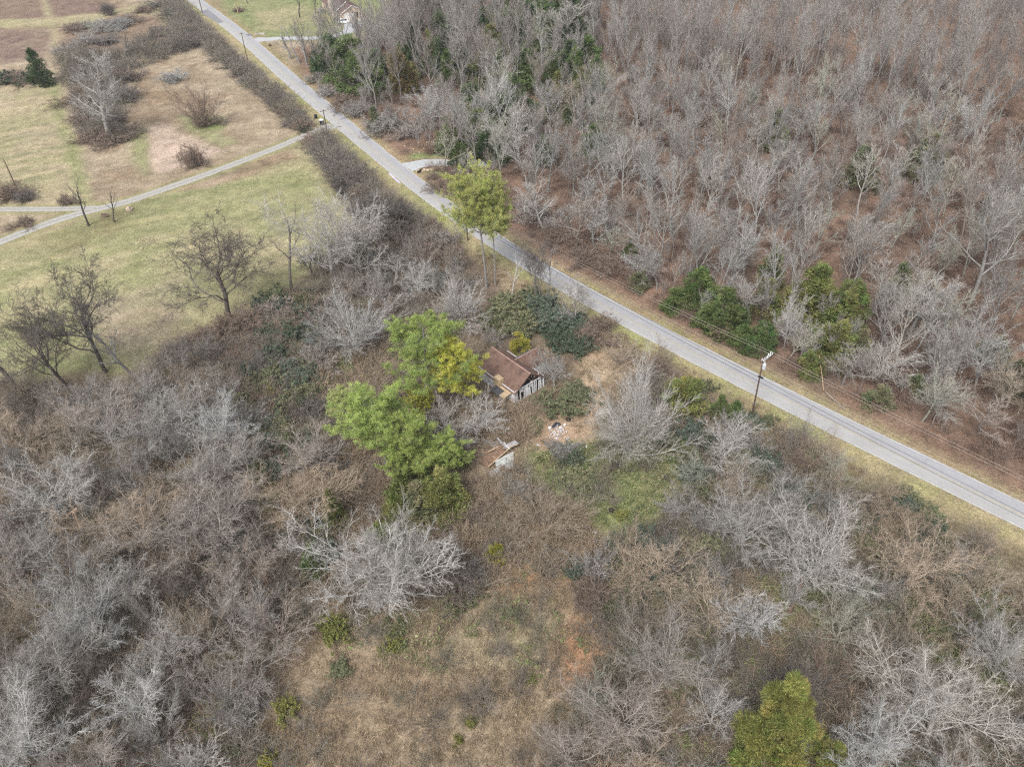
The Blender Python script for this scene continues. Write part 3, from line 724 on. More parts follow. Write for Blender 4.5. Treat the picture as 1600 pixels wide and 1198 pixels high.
def pine(seed, H, bare_frac, spread_r, per=30, limbs=31, fall=0.55):
    rng = np.random.default_rng(seed)
    tr = trunk_line(rng, H * 0.95, 0.27, 12, 0.025, 0.03, 0.3)
    lv = grow(rng, tr, [
        L_(limbs, bare_frac, 0.995, 60, spread_r / H * 1.5, 5, 0.10, 0.10, 4, rr=0.34, fall=fall, asd=14),
        L_(8, 0.2, 1.0, 46, 0.42, 3, 0.18, 0.08, 3, rr=0.6, rmin=0.03),
        L_(4, 0.2, 1.0, 48, 0.52, 2, 0.22, 0.10, 3, rr=0.7, rmin=0.016)])
    tv, tq = tube_arrays([(tr[0], tr[1], 7)]); tk = tube_arrays.k; cv, cq = tube_arrays(lv); ck = tube_arrays.k
    ends = np.concatenate([lv[2][0][:, -1], lv[2][0][:, 1], lv[1][0][:, -1], lv[1][0][:, 2]])
    dirs = np.concatenate([lv[2][0][:, -1] - lv[2][0][:, -2], lv[2][0][:, 1] - lv[2][0][:, 0], lv[1][0][:, -1] - lv[1][0][:, -2], lv[1][0][:, 2] - lv[1][0][:, 1]])
    fv, ft, fc = sprays(rng, ends, unit(dirs), 0.31, per, 0.021, up=0.35, spread=0.85, var=0.24, hue=(0.12, 0.05, 0.12), loose=0.45)
    Hh, R, cz = measure([fv])
    PROTO.setdefault('pine', []).append(Proto([('trunk', np_mesh('trunk', tv, tq, col=tk, mat=M_BARK)), ('limbs', np_mesh('limbs', cv, cq, col=ck, mat=M_BARK)), ('needles', np_mesh('needles', fv, tris=ft, col=fc, mat=M_LEAF))], Hh, R, cz))
pine(801, 20, 0.34, 5.0); pine(802, 20, 0.32, 5.0); pine(803, 21, 0.55, 5.6, 32, 44, 0.45); pine(804, 20, 0.40, 4.5)

def cedar(seed, shape='cone', plumes=60, per=40, size=0.34, wd=0.05):
    """Evergreen built of upright plumes of small sprays round a stem, with hollows between the plumes."""
    rng = np.random.default_rng(seed); H = 10.0
    h = 1 - np.sqrt(rng.random(plumes)) * 0.98 if shape == 'cone' else rng.power(1.2, plumes)
    az = np.arange(plumes) * 2.399 + rng.normal(0, 0.5, plumes)
    env = ((1 - h) ** 0.75 * np.clip(h / 0.08 + 0.4, 0, 1)) if shape == 'cone' else np.sqrt(np.clip(1 - (2 * h - 0.85) ** 2 / 1.4, 0.03, 1))
    if per >= 90: env = env * (1 + 0.3 * np.sin(2 * az + 1.0) + 0.22 * np.sin(5 * az + 3 * h))
    rr = 2.6 * env * rng.uniform(0.35, 1.12, plumes)
    cen = np.c_[rr * np.cos(az), rr * np.sin(az), h * H * 0.93]
    pr = rng.uniform(0.5, 0.95, plumes) * (0.72 if per >= 90 else 1.0) * (0.55 + 0.45 * env); ph_ = pr * rng.uniform(1.3, 2.2, plumes)
    q = unit(rng.normal(0, 1, (plumes, per, 3))) * rng.uniform(0.3, 1, (plumes, per, 1)) ** 0.5
    pos = cen[:, None] + q * np.stack([pr, pr, ph_], -1)[:, None]; pos[..., 2] = np.maximum(pos[..., 2], 0.05)
    outd = unit(q * np.array([1, 1, 0.6]) + np.c_[np.cos(az), np.sin(az), np.full(plumes, 0.9)][:, None] * 0.6)
    fv, ft, fc = sprays(rng, pos.reshape(-1, 3), outd.reshape(-1, 3), size, 6, wd, up=0.3, spread=0.6, var=0.16, hue=(0.10, 0.05, 0.08))
    pv = np.repeat(np.clip(rng.normal(1, 0.17, plumes), 0.6, 1.5), per * 6 * 3)[:, None] * np.repeat(1 + rng.normal(0, 1, (plumes, 1)) * np.array([[0.13, 0.03, 0.08]]), per * 6 * 3, 0)
    fc = fc * pv
    tr = trunk_line(rng, H * 0.62, 0.17, 6, 0.02, 0.02, 0.2)
    lv = grow(rng, tr, [L_(40, 0.05, 0.95, 58, 0.27, 3, 0.1, 0.1, 3, rr=0.35, fall=0.75, rmin=0.02)])
    tv, tq = tube_arrays([(tr[0], tr[1], 6)] + lv)
    Hh, R, cz = measure([fv])
    k = {'cone': 'cedar', 'big': 'bigcedar', 'dome': 'round'}[shape if per < 90 else 'big']
    PROTO.setdefault(k, []).append(Proto([('trunk', np_mesh('trunk', tv, tq, col=tube_arrays.k, mat=M_BARK)), ('crown', np_mesh('crown', fv, tris=ft, col=fc, mat=M_LEAF))], Hh, R, cz))
for s in range(4): cedar(900 + s)
cedar(910, 'dome', 50, 36, 0.3, 0.06); cedar(911, 'dome', 60, 36, 0.3, 0.06); cedar(920, 'cone', 170, 92, 0.25, 0.02)

def leafy(seed, n=900):
    """Broad-leaved evergreen shrub: twigs with scattered leaves, loose outline."""
    rng = np.random.default_rng(seed)
    tr = trunk_line(rng, 1.0, 0.05, 3, 0.14, 0.45, 0.8, shrub_start(rng, 9, 0.7))
    lv = grow(rng, tr, [L_(4, 0.3, 1.0, 40, 1.5, 4, 0.16, 0.02, 3, rr=0.75, rmin=0.024, fall=0.2), L_(5, 0.2, 1.0, 45, 0.5, 3, 0.2, 0.0, 3, rr=0.7, rmin=0.016), L_(4, 0.2, 1.0, 45, 0.55, 2, 0.2, 0, 3, rr=0.7, rmin=0.011)])
    tv, tq = tube_arrays([(tr[0], tr[1], 4)] + lv)
    q = np.concatenate([lv[2][0][:, -1], lv[2][0][:, 1], lv[1][0][:, -1], lv[1][0][:, 2]])
    q = q[rng.random(len(q)) < 0.8]
    fv, ft, fc = sprays(rng, q, unit(rng.normal(0, 1, q.shape) + [0, 0, 0.4]), 0.26, 5, 0.075, up=0.1, spread=0.9, var=0.25, hue=(0.14, 0.05, 0.12))
    Hh, R, cz = measure([fv])
    PROTO.setdefault('leafy', []).append(Proto([('stems', np_mesh('stems', tv, tq, col=tube_arrays.k, mat=M_BARK)), ('leaves', np_mesh('leaves', fv, tris=ft, col=fc, mat=M_LEAF))], Hh, R, cz))
for s in range(3): leafy(950 + s)

# ------------------------------------------------------------------ colours of bark and leaf
TINT = {
    'white': (0.425, 0.42, 0.405), 'pale': (0.365, 0.355, 0.335), 'grey': (0.29, 0.278, 0.262), 'pink': (0.32, 0.284, 0.256), 'tan': (0.345, 0.288, 0.225),
    'brown': (0.225, 0.175, 0.142), 'dark': (0.115, 0.104, 0.095), 'char': (0.178, 0.16, 0.147), 'lichen': (0.335, 0.335, 0.28), 'blue': (0.318, 0.312, 0.296),
    'pinegreen': (0.315, 0.385, 0.11), 'pineyellow': (0.47, 0.465, 0.09), 'pinegold': (0.37, 0.385, 0.125), 'palegreen': (0.43, 0.47, 0.19),
    'cedar': (0.12, 0.165, 0.058), 'cedardark': (0.085, 0.118, 0.055), 'olive': (0.185, 0.205, 0.07), 'bronze': (0.20, 0.165, 0.075), 'lime': (0.225, 0.23, 0.07),
    'privet': (0.095, 0.125, 0.08), 'bluegreen': (0.125, 0.155, 0.115), 'moss': (0.18, 0.19, 0.105), 'gold': (0.30, 0.29, 0.055),
}
WORD = {'white': 'whitish', 'pale': 'pale grey', 'grey': 'grey', 'pink': 'pinkish grey', 'tan': 'tan', 'brown': 'brown', 'dark': 'dark barked', 'char': 'charcoal grey',
        'lichen': 'greenish grey', 'blue': 'bluish grey', 'pinegreen': 'bright green', 'pineyellow': 'yellow-green', 'pinegold': 'golden green', 'palegreen': 'pale green',
        'cedar': 'deep green', 'cedardark': 'very dark green', 'olive': 'olive green', 'bronze': 'bronze brown', 'lime': 'lime green', 'privet': 'dark green',
        'bluegreen': 'bluish green', 'moss': 'mossy green', 'gold': 'golden'}
KIND = {'forest': ('woodland_tree', 'upright bare tree', 'tree'), 'spread': ('spreading_tree', 'spreading bare tree', 'tree'), 'fan': ('bushy_tree', 'fan-shaped bare tree', 'tree'),
        'gnarl': ('crooked_tree', 'crooked bare tree', 'tree'), 'sparse': ('sparse_tree', 'sparse half-dead tree', 'tree'), 'fullfan': ('bushy_tree', 'dense fan-shaped bare tree', 'tree'), 'grand': ('spreading_tree', 'great spreading bare tree', 'tree'), 'bigcedar': ('cedar_tree', 'cedar', 'cedar'), 'plane': ('white_stemmed_tree', 'white-stemmed bare tree', 'tree'),
        'shrub': ('bare_shrub', 'twiggy leafless shrub', 'shrub'), 'pine': ('pine_tree', 'pine', 'pine tree'), 'cedar': ('cedar_tree', 'cedar', 'cedar'),
        'round': ('round_evergreen', 'rounded evergreen bush', 'bush'), 'leafy': ('evergreen_shrub', 'leafy evergreen shrub', 'shrub')}
GROUPS = {'woodland_tree': 'upright leafless woodland trees', 'spreading_tree': 'spreading leafless trees', 'bushy_tree': 'fan-shaped leafless trees', 'crooked_tree': 'crooked dark trees', 'sparse_tree': 'sparse trees', 'bare_shrub': 'leafless shrubs', 'cedar_tree': 'cedars', 'pine_tree': 'pines', 'evergreen_shrub': 'evergreen shrubs', 'round_evergreen': 'rounded evergreens', 'white_stemmed_tree': None}
PLANTS = []
_pick = {}

def plant(kind, x, y, R, H, tint, label=None, rz=None, var=None, jit=0.10, woodtint=None):
    pr = PROTO[kind]
    i = _pick.get(kind, 0) if var is None else var
    _pick[kind] = i + 1
    p = pr[i % len(pr)]
    name, word, cat = KIND[kind]
    root = empty(name, (x, y, ground_z(x, y) - 0.05), random.uniform(0, 6.283) if rz is None else rz)
    s = R / p.R; root.scale = (s, s, H / p.H)
    kj = 1 + random.uniform(-jit, jit); kw = random.uniform(-0.03, 0.03)
    c = [TINT[tint][0] * kj * (1 + kw), TINT[tint][1] * kj, TINT[tint][2] * kj * (1 - kw)]
    w = TINT[woodtint] if woodtint else None
    for part, me in p.parts:
        o = bpy.data.objects.new(part, me); C.objects.link(o); o.parent = root
        leaf = me.materials[0] == M_LEAF
        if kind in ('pine', 'cedar', 'bigcedar', 'round', 'leafy') and not leaf: o.color = (*(w or (0.20, 0.165, 0.14)), 1)
        else: o.color = (*c, 1)
    root['category'] = cat
    PLANTS.append(dict(root=root, kind=kind, name=name, word=word, tint=tint, x=x, y=y, R=R, H=H, label=label))
    return root

def crown(kind, cx, cy, rx, H, tint, **k):
    """A plant given by the middle of its crown and its half width in the photo."""
    cz = {'forest': 0.68, 'grand': 0.6, 'fullfan': 0.6, 'bigcedar': 0.45, 'spread': 0.62, 'fan': 0.62, 'gnarl': 0.62, 'sparse': 0.6, 'plane': 0.6, 'shrub': 0.5, 'pine': 0.74, 'cedar': 0.42, 'round': 0.5, 'leafy': 0.5}[kind] * H
    p = at(cx, cy, cz); return plant(kind, p.x, p.y, rx * scale_px(p) * (1.12 if kind in ('shrub', 'leafy') else 1.0), H * (1.15 if kind == 'shrub' else 1.0), tint, **k)

def base(kind, bx, by, ty, rx, tint, **k):
    """A plant given by the foot of its stem, the height of its tip in the photo and its half width."""
    g = at(bx, by); lo, hi = 0.5, 45.0
    for _ in range(30):
        m = (lo + hi) / 2
        if to_px([[g.x, g.y, m]])[0][1] > ty: lo = m
        else: hi = m
    return plant(kind, g.x, g.y, rx * scale_px((g.x, g.y, m * 0.6)), m, tint, **k)

# ------------------------------------------------------------------ spacing at random inside an outline
def px_poly(pp): return np.array([at(*q)[:2] for q in pp])
def fill(poly, gap, keep_clear, seed, clear=0.75):
    rng = np.random.default_rng(seed); lo, hi = poly.min(0), poly.max(0); out = []
    cell = gap; grid = {}
    n = int((hi - lo).prod() / gap ** 2 * 9)
    cand = rng.uniform(lo, hi, (n, 2)); cand = cand[inside(cand, poly)]
    for p in cand:
        k = tuple((p // cell).astype(int))
        if any(np.hypot(*(p - q)) < gap for dx in (-1, 0, 1) for dy in (-1, 0, 1) for q in grid.get((k[0] + dx, k[1] + dy), ())): continue
        if len(keep_clear) and (np.hypot(keep_clear[:, 0] - p[0], keep_clear[:, 1] - p[1]) < keep_clear[:, 2] * clear).any(): continue
        grid.setdefault(k, []).append(p); out.append(p)
    return np.array(out)
# ------------------------------------------------------------------ plants that can be picked out one by one
# open field and tree line at its edge
base('gnarl', 358, 497, 362, 112, 'dark', label='big crooked dark tree with a wide round crown against the hayfield', var=0)
base('sparse', 457, 456, 330, 34, 'char', label='half-dead forked tree with bare upright limbs on the hayfield edge', var=0)
base('grand', 520, 436, 298, 72, 'white', label='tall pale tree with a dense feathery crown on the hayfield edge', var=0)
base('gnarl', 166, 582, 432, 78, 'dark', label='tall dark twin-stemmed tree standing before the hayfield', var=1)
base('gnarl', 108, 606, 478, 66, 'dark', label='smaller dark tree with low drooping limbs before the hayfield', var=2)
base('sparse', 30, 612, 515, 32, 'dark', label='thin dark tree at the picture edge before the hayfield', var=1)
base('gnarl', 490, 440, 385, 24, 'dark', label='small dark crooked tree between the forked tree and the feathery tree', var=1)
base('sparse', 205, 585, 500, 36, 'grey', var=2)
base('sparse', 138, 352, 268, 22, 'dark', label='thin dark leaning tree beside the fork of the gravel lane', var=0)
base('sparse', 178, 346, 292, 15, 'dark', label='slim dark tree by a stump on the gravel lane verge', var=2)
base('plane', 172, 218, 80, 34, 'pale', label='tall tree with a straight white stem in the field thicket')
base('sparse', 196, 98, 45, 18, 'char', var=1); base('sparse', 240, 76, 40, 15, 'char', var=2); base('sparse', 178, 140, 80, 18, 'grey', var=0)
base('fan', 318, 198, 122, 34, 'brown', label='many-stemmed fan-shaped bush tree in the rough field', var=0)
base('shrub', 303, 260, 226, 20, 'brown', label='small brown shrub on the lane edge by the bare pink patch')
crown('shrub', 268, 118, 18, 3.2, 'blue', label='pale bluish fallen bush in the rough field')
crown('shrub', 322, 188, 22, 2.6, 'brown', label='dark brown bramble mound at the foot of the fan-shaped bush tree')
base('cedar', 68, 132, 76, 15, 'cedardark', label='dark pointed cedar alone at the top of the mown field', var=0)
for cx, cy, r, h, t in [(20, 122, 26, 3, 'brown'), (45, 120, 16, 4, 'privet'), (8, 118, 14, 4, 'privet'), (15, 300, 22, 3.2, 'brown'), (32, 306, 16, 2.8, 'char'), (105, 312, 14, 2.2, 'brown'), (35, 348, 16, 1.6, 'brown')]:
    crown('shrub' if t in ('brown', 'char') else 'leafy', cx, cy, r, h, t)
# thicket round the white-stemmed tree
for cx, cy, r, h, t in [(125, 115, 26, 4, 'char'), (150, 110, 28, 4.5, 'char'), (178, 118, 28, 4, 'brown'), (120, 150, 26, 4, 'brown'), (150, 150, 30, 4, 'char'), (185, 150, 26, 4, 'char'), (135, 185, 26, 3.6, 'brown'), (165, 190, 28, 3.8, 'char'), (150, 212, 26, 3.2, 'brown'), (188, 205, 24, 3, 'brown'), (172, 220, 20, 2.4, 'brown'), (200, 118, 20, 3.2, 'char'), (100, 80, 16, 3, 'grey'),
                        (120, 42, 18, 2.6, 'brown'), (140, 38, 16, 2.6, 'lichen'), (160, 45, 22, 3, 'blue'), (182, 36, 20, 3.4, 'blue'), (205, 30, 18, 2.4, 'brown'), (130, 62, 22, 2.4, 'grey'), (160, 62, 22, 2.6, 'char'), (225, 14, 14, 2.2, 'brown'), (165, 14, 10, 5, 'char'), (215, 75, 20, 3, 'char'), (232, 66, 20, 3.2, 'char'), (250, 70, 20, 3.4, 'brown'), (272, 68, 22, 3.6, 'char'), (290, 62, 20, 3.8, 'char'), (240, 55, 16, 5, 'char')]:
    crown('shrub', cx, cy, r, h, t)
# hedgerow along the road
for i, (cx, cy, r, h, t) in enumerate([(255, 4, 20, 3, 'char'), (272, 20, 20, 3.6, 'char'), (290, 32, 20, 3.8, 'char'), (300, 48, 20, 3.6, 'brown'), (282, 45, 18, 3.2, 'char'), (322, 60, 16, 3, 'char'), (338, 72, 16, 3, 'brown'), (352, 86, 17, 3, 'char'), (366, 98, 17, 3, 'char'), (382, 110, 17, 3.2, 'char'), (396, 122, 18, 3.2, 'char'), (410, 134, 17, 3, 'brown'), (424, 146, 17, 3, 'char'), (437, 158, 18, 3, 'char'), (450, 172, 18, 3, 'brown'), (462, 184, 18, 3.0, 'char'), (472, 196, 14, 2.6, 'brown')]):
    crown('shrub', cx, cy, r * 1.1, h, t)
crown('leafy', 420, 140, 15, 3, 'moss'); crown('leafy', 443, 168, 14, 3, 'moss'); crown('leafy', 276, 22, 13, 3, 'privet'); crown('leafy', 470, 200, 9, 2.2, 'privet')
for cx, cy, r, h, t in [(488, 218, 18, 2.2, 'brown'), (505, 232, 24, 3.4, 'char'), (520, 248, 28, 4, 'char'), (538, 264, 30, 4.2, 'char'), (552, 280, 28, 4.2, 'char'), (540, 290, 24, 4, 'dark'), (568, 300, 26, 3.6, 'brown'), (585, 318, 26, 4.4, 'char'), (600, 330, 28, 5, 'dark'), (618, 345, 30, 5.5, 'dark'), (632, 362, 28, 5, 'dark'), (606, 362, 28, 5, 'char'), (650, 372, 26, 4, 'brown'), (668, 352, 22, 3, 'brown'), (690, 372, 30, 5, 'pink'), (665, 395, 26, 4, 'brown'), (700, 400, 26, 4, 'brown'), (560, 330, 22, 4, 'char')]:
    crown('shrub', cx, cy, r, h, t)
crown('gnarl', 620, 335, 38, 8, 'dark', label='dark thorny tree in the hedgerow opposite the yellow-green pine')
# middle belt
crown('fullfan', 545, 500, 72, 12, 'pale', label='wide fan-shaped pinkish tree with fine upright branches, west of the big pine', var=1)
crown('fullfan', 715, 462, 48, 11, 'white', label='pale rounded tree between the big pine and the tall roadside pine', var=1)
base('spread', 566, 440, 318, 46, 'pale', var=1); crown('spread', 650, 425, 36, 10, 'white', var=2); crown('sparse', 610, 420, 26, 9, 'grey'); crown('spread', 585, 440, 34, 9, 'grey', var=3)
crown('spread', 690, 640, 52, 10, 'white', label='whitish tree in front of the abandoned house', var=4)
crown('spread', 745, 645, 44, 8, 'white', var=1); crown('fan', 660, 650, 34, 8, 'pink')
crown('spread', 866, 572, 36, 7.5, 'pale', label='pale spreading tree overhanging the gable wall of the abandoned house', var=2)
crown('fan', 730, 545, 24, 5, 'tan'); crown('fan', 770, 520, 22, 4.5, 'pink')
crown('leafy', 876, 628, 34, 3.0, 'moss', label='big mixed green and brown bush below the gable wall', woodtint='tan'); crown('leafy', 900, 610, 22, 2.6, 'moss', woodtint='tan')
crown('round', 811, 537, 15, 4.2, 'gold', label='round golden green arborvitae behind the abandoned house', var=0)
for cx, cy, r, h, t in [(785, 478, 36, 3.0, 'moss'), (820, 470, 34, 3.2, 'moss'), (815, 505, 30, 3.2, 'moss'), (850, 500, 34, 3.8, 'bluegreen'), (878, 522, 30, 3.6, 'privet'), (880, 495, 28, 3.4, 'bluegreen'), (845, 475, 28, 4.2, 'bluegreen'), (770, 500, 24, 3, 'moss'), (905, 535, 22, 3, 'privet')]:
    crown('leafy', cx, cy, r, h, t, woodtint='brown')
crown('shrub', 925, 522, 30, 3.4, 'brown'); crown('shrub', 940, 505, 22, 3, 'brown')
base('gnarl', 838, 482, 372, 34, 'char', label='dark leaning tree reaching over the road before the evergreen thicket', var=2)
base('gnarl', 898, 508, 440, 42, 'grey', label='low spreading tree whose purple-grey twigs overhang the road edge', var=0)
base('sparse', 856, 470, 375, 16, 'grey'); base('sparse', 800, 470, 400, 22, 'white')
# pines
base('pine', 774, 446, 288, 30, 'pinegold', label='second slimmer pine stem crowding the tall golden green roadside pine', var=2, woodtint='grey')
base('pine', 760, 450, 264, 45, 'pinegold', label='tall golden green pine standing alone beside the road', var=2, woodtint='grey')
crown('pine', 656, 535, 62, 20, 'pinegreen', label='big bright green pine beside the abandoned house', var=0, woodtint='grey')
crown('pine', 722, 563, 44, 15.5, 'pineyellow', label='yellow-green pine touching the roof of the abandoned house', var=3)
crown('pine', 585, 630, 58, 20, 'pinegreen', label='bright green pine, southernmost of the tall pair', var=1, woodtint='grey')
crown('pine', 625, 678, 46, 16, 'pinegreen', label='green pine filling the gap below the tall pair', var=0)
crown('pine', 545, 625, 26, 11, 'palegreen', label='small pale green pine at the pinkish trees', var=3)
crown('pine', 690, 690, 34, 11, 'pinegreen', label='short green pine beside the collapsed shed', var=1)
crown('pine', 655, 625, 24, 9, 'pineyellow', label='small yellow pine between the two big green pines', var=2)
crown('cedar', 640, 745, 34, 9, 'olive', label='olive green cedar under the pines', var=1); crown('cedar', 690, 775, 42, 9, 'olive', label='broad olive cedar beside the collapsed shed', var=2); crown('cedar', 655, 790, 36, 8, 'moss', label='mossy green cedar behind the great white tree', var=3)
crown('cedar', 715, 715, 18, 6, 'cedar', var=0); crown('cedar', 620, 800, 26, 7, 'olive', var=0); crown('cedar', 490, 880, 18, 7, 'cedar', var=2); crown('cedar', 520, 800, 18, 8, 'olive', var=3); crown('cedar', 600, 850, 30, 7, 'olive', var=1)
# the great white trees and their neighbours
crown('grand', 575, 868, 108, 17, 'white', label='great white spreading tree in the middle of the near woods', var=0)
base('grand', 632, 942, 788, 62, 'white', label='white tree with a straight bright stem beside the great white tree', var=3)
crown('fan', 712, 868, 42, 9, 'char', label='charcoal purple bushy tree east of the great white tree', var=3); crown('shrub', 735, 905, 30, 4, 'char'); crown('shrub', 700, 925, 26, 3.5, 'brown')
crown('fullfan', 850, 800, 60, 8, 'tan', label='tan fan-shaped tree in the brown brush below the collapsed shed', var=0)
crown('fan', 800, 830, 40, 5, 'tan'); crown('fan', 775, 775, 36, 5, 'tan'); crown('fan', 740, 800, 30, 5, 'brown'); crown('fan', 810, 760, 30, 6, 'grey'); crown('fan', 905, 790, 26, 4.5, 'tan')
crown('round', 775, 865, 14, 4.5, 'gold', label='small golden cedar bush in the brown brush', var=1)
crown('leafy', 903, 893, 16, 2.6, 'bluegreen'); crown('shrub', 930, 880, 34, 4.5, 'grey'); crown('shrub', 925, 930, 30, 4, 'brown'); crown('leafy', 955, 950, 14, 2, 'moss')
base('fullfan', 984, 716, 560, 72, 'white', label='big round silvery tree with a fan of fine branches in the clearing', var=1)
crown('spread', 985, 665, 60, 11, 'lichen', var=5)
crown('round', 1072, 618, 31, 8.0, 'olive', label='bushy rounded green evergreen between the silvery tree and the road', var=1); crown('cedar', 1068, 615, 16, 6, 'gold', var=2)
crown('cedar', 1125, 635, 17, 5, 'cedar', label='small cedar near the transformer pole', var=3); crown('cedar', 1150, 645, 17, 5, 'cedar', label='small cedar closest in line to the transformer pole', var=0)
crown('leafy', 1175, 655, 18, 1.6, 'privet'); crown('leafy', 1100, 605, 16, 1.8, 'moss'); crown('leafy', 1205, 655, 12, 1.2, 'moss')
crown('fan', 1030, 560, 40, 5, 'brown', var=2); crown('fan', 970, 550, 30, 4.5, 'tan', var=0); crown('fan', 1005, 585, 34, 5, 'grey'); crown('shrub', 945, 660, 16, 1.6, 'tan')
crown('leafy', 905, 745, 26, 2, 'moss', woodtint='tan'); crown('leafy', 900, 715, 22, 2, 'privet', woodtint='tan'); crown('shrub', 880, 700, 22, 2.2, 'grey'); crown('leafy', 1045, 690, 26, 2.2, 'moss', woodtint='tan'); crown('leafy', 970, 800, 10, 1.3, 'lime')
crown('leafy', 1020, 850, 20, 2, 'moss'); crown('leafy', 830, 665, 18, 1.5, 'moss', woodtint='tan')
# southeast
crown('spread', 1130, 690, 58, 10, 'white', label='whitish lichen-covered tree by the grey wreck', var=2); crown('spread', 1085, 720, 36, 7, 'lichen', var=4)
crown('grand', 1170, 815, 80, 12, 'pale', label='grey tangled tree just below the grey wreck', var=5)
crown('grand', 1295, 860, 96, 15, 'white', label='brilliant white spreading tree in the woods below the transformer pole', var=1)
crown('spread', 1240, 780, 50, 9, 'grey', var=3); crown('fan', 1240, 700, 50, 6, 'brown', var=1); crown('fan', 1290, 700, 36, 5, 'tan', var=2); crown('spread', 1310, 750, 45, 8, 'tan', var=0); crown('spread', 1370, 790, 40, 7, 'tan', var=4)
crown('spread', 1035, 870, 62, 9, 'tan', var=3); crown('fan', 990, 880, 46, 7, 'tan', var=0); crown('spread', 1110, 935, 56, 9, 'tan', var=1); crown('spread', 1195, 955, 58, 10, 'white', label='white tree with sweeping limbs below the grey tangled tree', var=2)
crown('spread', 1320, 965, 48, 10, 'lichen', label='greenish grey tree with a leaning stem below the brilliant white tree', var=4)
crown('grand', 1440, 885, 76, 9, 'tan', label='tan wiry spreading tree on the mossy bank', var=5); crown('spread', 1545, 900, 66, 9, 'tan', var=0); crown('fan', 1420, 1015, 46, 5, 'tan', label='tan bush tree bursting out of the mossy clearing', var=3)
crown('grand', 1580, 1010, 70, 10, 'pale', var=3); crown('grand', 1050, 1020, 76, 11, 'pink', label='pinkish grey tree at the edge of the reddish soil', var=1); crown('spread', 1120, 1095, 52, 10, 'white', var=0)
crown('grand', 1480, 1100, 96, 14, 'pale', label='large pale tree with long curved limbs near the golden cedar', var=2); crown('grand', 1385, 1160, 70, 12, 'white', var=4); crown('grand', 980, 1100, 80, 10, 'pink', var=5); crown('spread', 890, 1160, 62, 9, 'pink', var=3)
base('bigcedar', 1198, 1192, 1062, 62, 'lime', label='large golden green cedar near the bottom of the woods', var=0, woodtint='grey'); crown('bigcedar', 1300, 1195, 32, 8, 'lime', label='smaller golden green cedar next to the large golden one', var=0)
crown('fan', 1300, 1040, 50, 7, 'brown', var=1); crown('spread', 1375, 1060, 60, 9, 'tan', var=1); crown('fan', 1250, 1060, 40, 7, 'char', var=2)
for cx, cy in [(1430, 950), (1470, 985), (1520, 1000), (1400, 940), (1075, 905), (1290, 925), (1140, 860), (1270, 940), (1450, 800), (1420, 780), (1460, 815)]:
    crown('leafy', cx, cy, 20, 1.8, random.choice(['moss', 'privet', 'moss']))
# west woods
W = [('spread', 96, 655, 50, 12, 'tan', 0), ('spread', 152, 648, 60, 13, 'pink', 1), ('grand', 238, 655, 64, 13, 'pale', 2), ('grand', 347, 655, 60, 12, 'white', 3), ('spread', 378, 692, 46, 11, 'pale', 4),
     ('grand', 82, 745, 78, 14, 'pale', 5), ('spread', 190, 722, 52, 12, 'grey', 0), ('spread', 325, 728, 60, 12, 'grey', 1), ('grand', 285, 810, 88, 14, 'pink', 2), ('spread', 345, 818, 60, 11, 'pink', 3),
     ('grand', 185, 808, 72, 11, 'tan', 4), ('spread', 488, 695, 58, 10, 'pink', 5), ('grand', 470, 765, 70, 11, 'tan', 0), ('grand', 85, 890, 72, 13, 'blue', 1), ('spread', 213, 905, 58, 10, 'pale', 2),
     ('grand', 135, 955, 74, 14, 'blue', 3), ('fan', 350, 950, 62, 9, 'pink', 0), ('fan', 425, 960, 58, 9, 'pink', 1), ('spread', 390, 1015, 66, 9, 'pink', 4), ('spread', 205, 1080, 56, 10, 'white', 5),
     ('grand', 45, 1030, 74, 12, 'grey', 0), ('grand', 30, 1140, 86, 14, 'white', 1), ('spread', 246, 998, 50, 10, 'pale', 2), ('shrub', 375, 1110, 28, 3.6, 'blue', 0), ('fan', 294, 1182, 42, 7, 'white', 2),
     ('spread', 10, 665, 50, 12, 'tan', 3), ('fan', 290, 870, 40, 7, 'tan', 3), ('spread', 10, 850, 60, 12, 'grey', 4), ('spread', 130, 1190, 60, 10, 'pink', 5), ('spread', 400, 870, 40, 8, 'pink', 1), ('fan', 120, 610, 40, 7, 'grey', 0), ('fan', 225, 600, 44, 7, 'pink', 2), ('spread', 330, 590, 46, 8, 'pink', 0), ('fan', 300, 545, 46, 7, 'char', 1), ('fan', 400, 555, 44, 6, 'char', 3), ('fan', 370, 600, 40, 6, 'brown', 1)]
for k, cx, cy, r, h, t, v in W: crown(k, cx, cy, r, h, t, var=v)
for cx, cy, r, h, t in [(440, 520, 28, 3.4, 'privet'), (455, 575, 26, 3.2, 'bluegreen'), (430, 600, 26, 3, 'moss'), (425, 655, 22, 3, 'bluegreen'), (375, 850, 24, 3.4, 'bluegreen'), (352, 622, 18, 2.6, 'moss'), (395, 640, 20, 3, 'moss'), (470, 610, 24, 3, 'moss'), (445, 690, 20, 3, 'moss'), (410, 735, 22, 2.6, 'moss'), (522, 980, 20, 3, 'lime'), (442, 1100, 20, 2, 'lime'), (330, 1148, 12, 1.6, 'lime'), (360, 1168, 14, 1.5, 'moss'), (415, 1190, 14, 1.8, 'gold'), (610, 1005, 16, 1.6, 'lime'), (530, 1045, 14, 1.5, 'moss'), (735, 1130, 9, 1.3, 'lime'), (715, 1155, 8, 1.2, 'lime'), (830, 1060, 7, 1, 'lime'), (620, 985, 20, 1.6, 'moss'), (800, 960, 14, 1.0, 'moss'), (715, 935, 22, 2.4, 'moss'), (425, 610, 9, 3, 'gold')]:
    crown('leafy', cx, cy, r, h, t, woodtint='tan' if t != 'gold' else None)
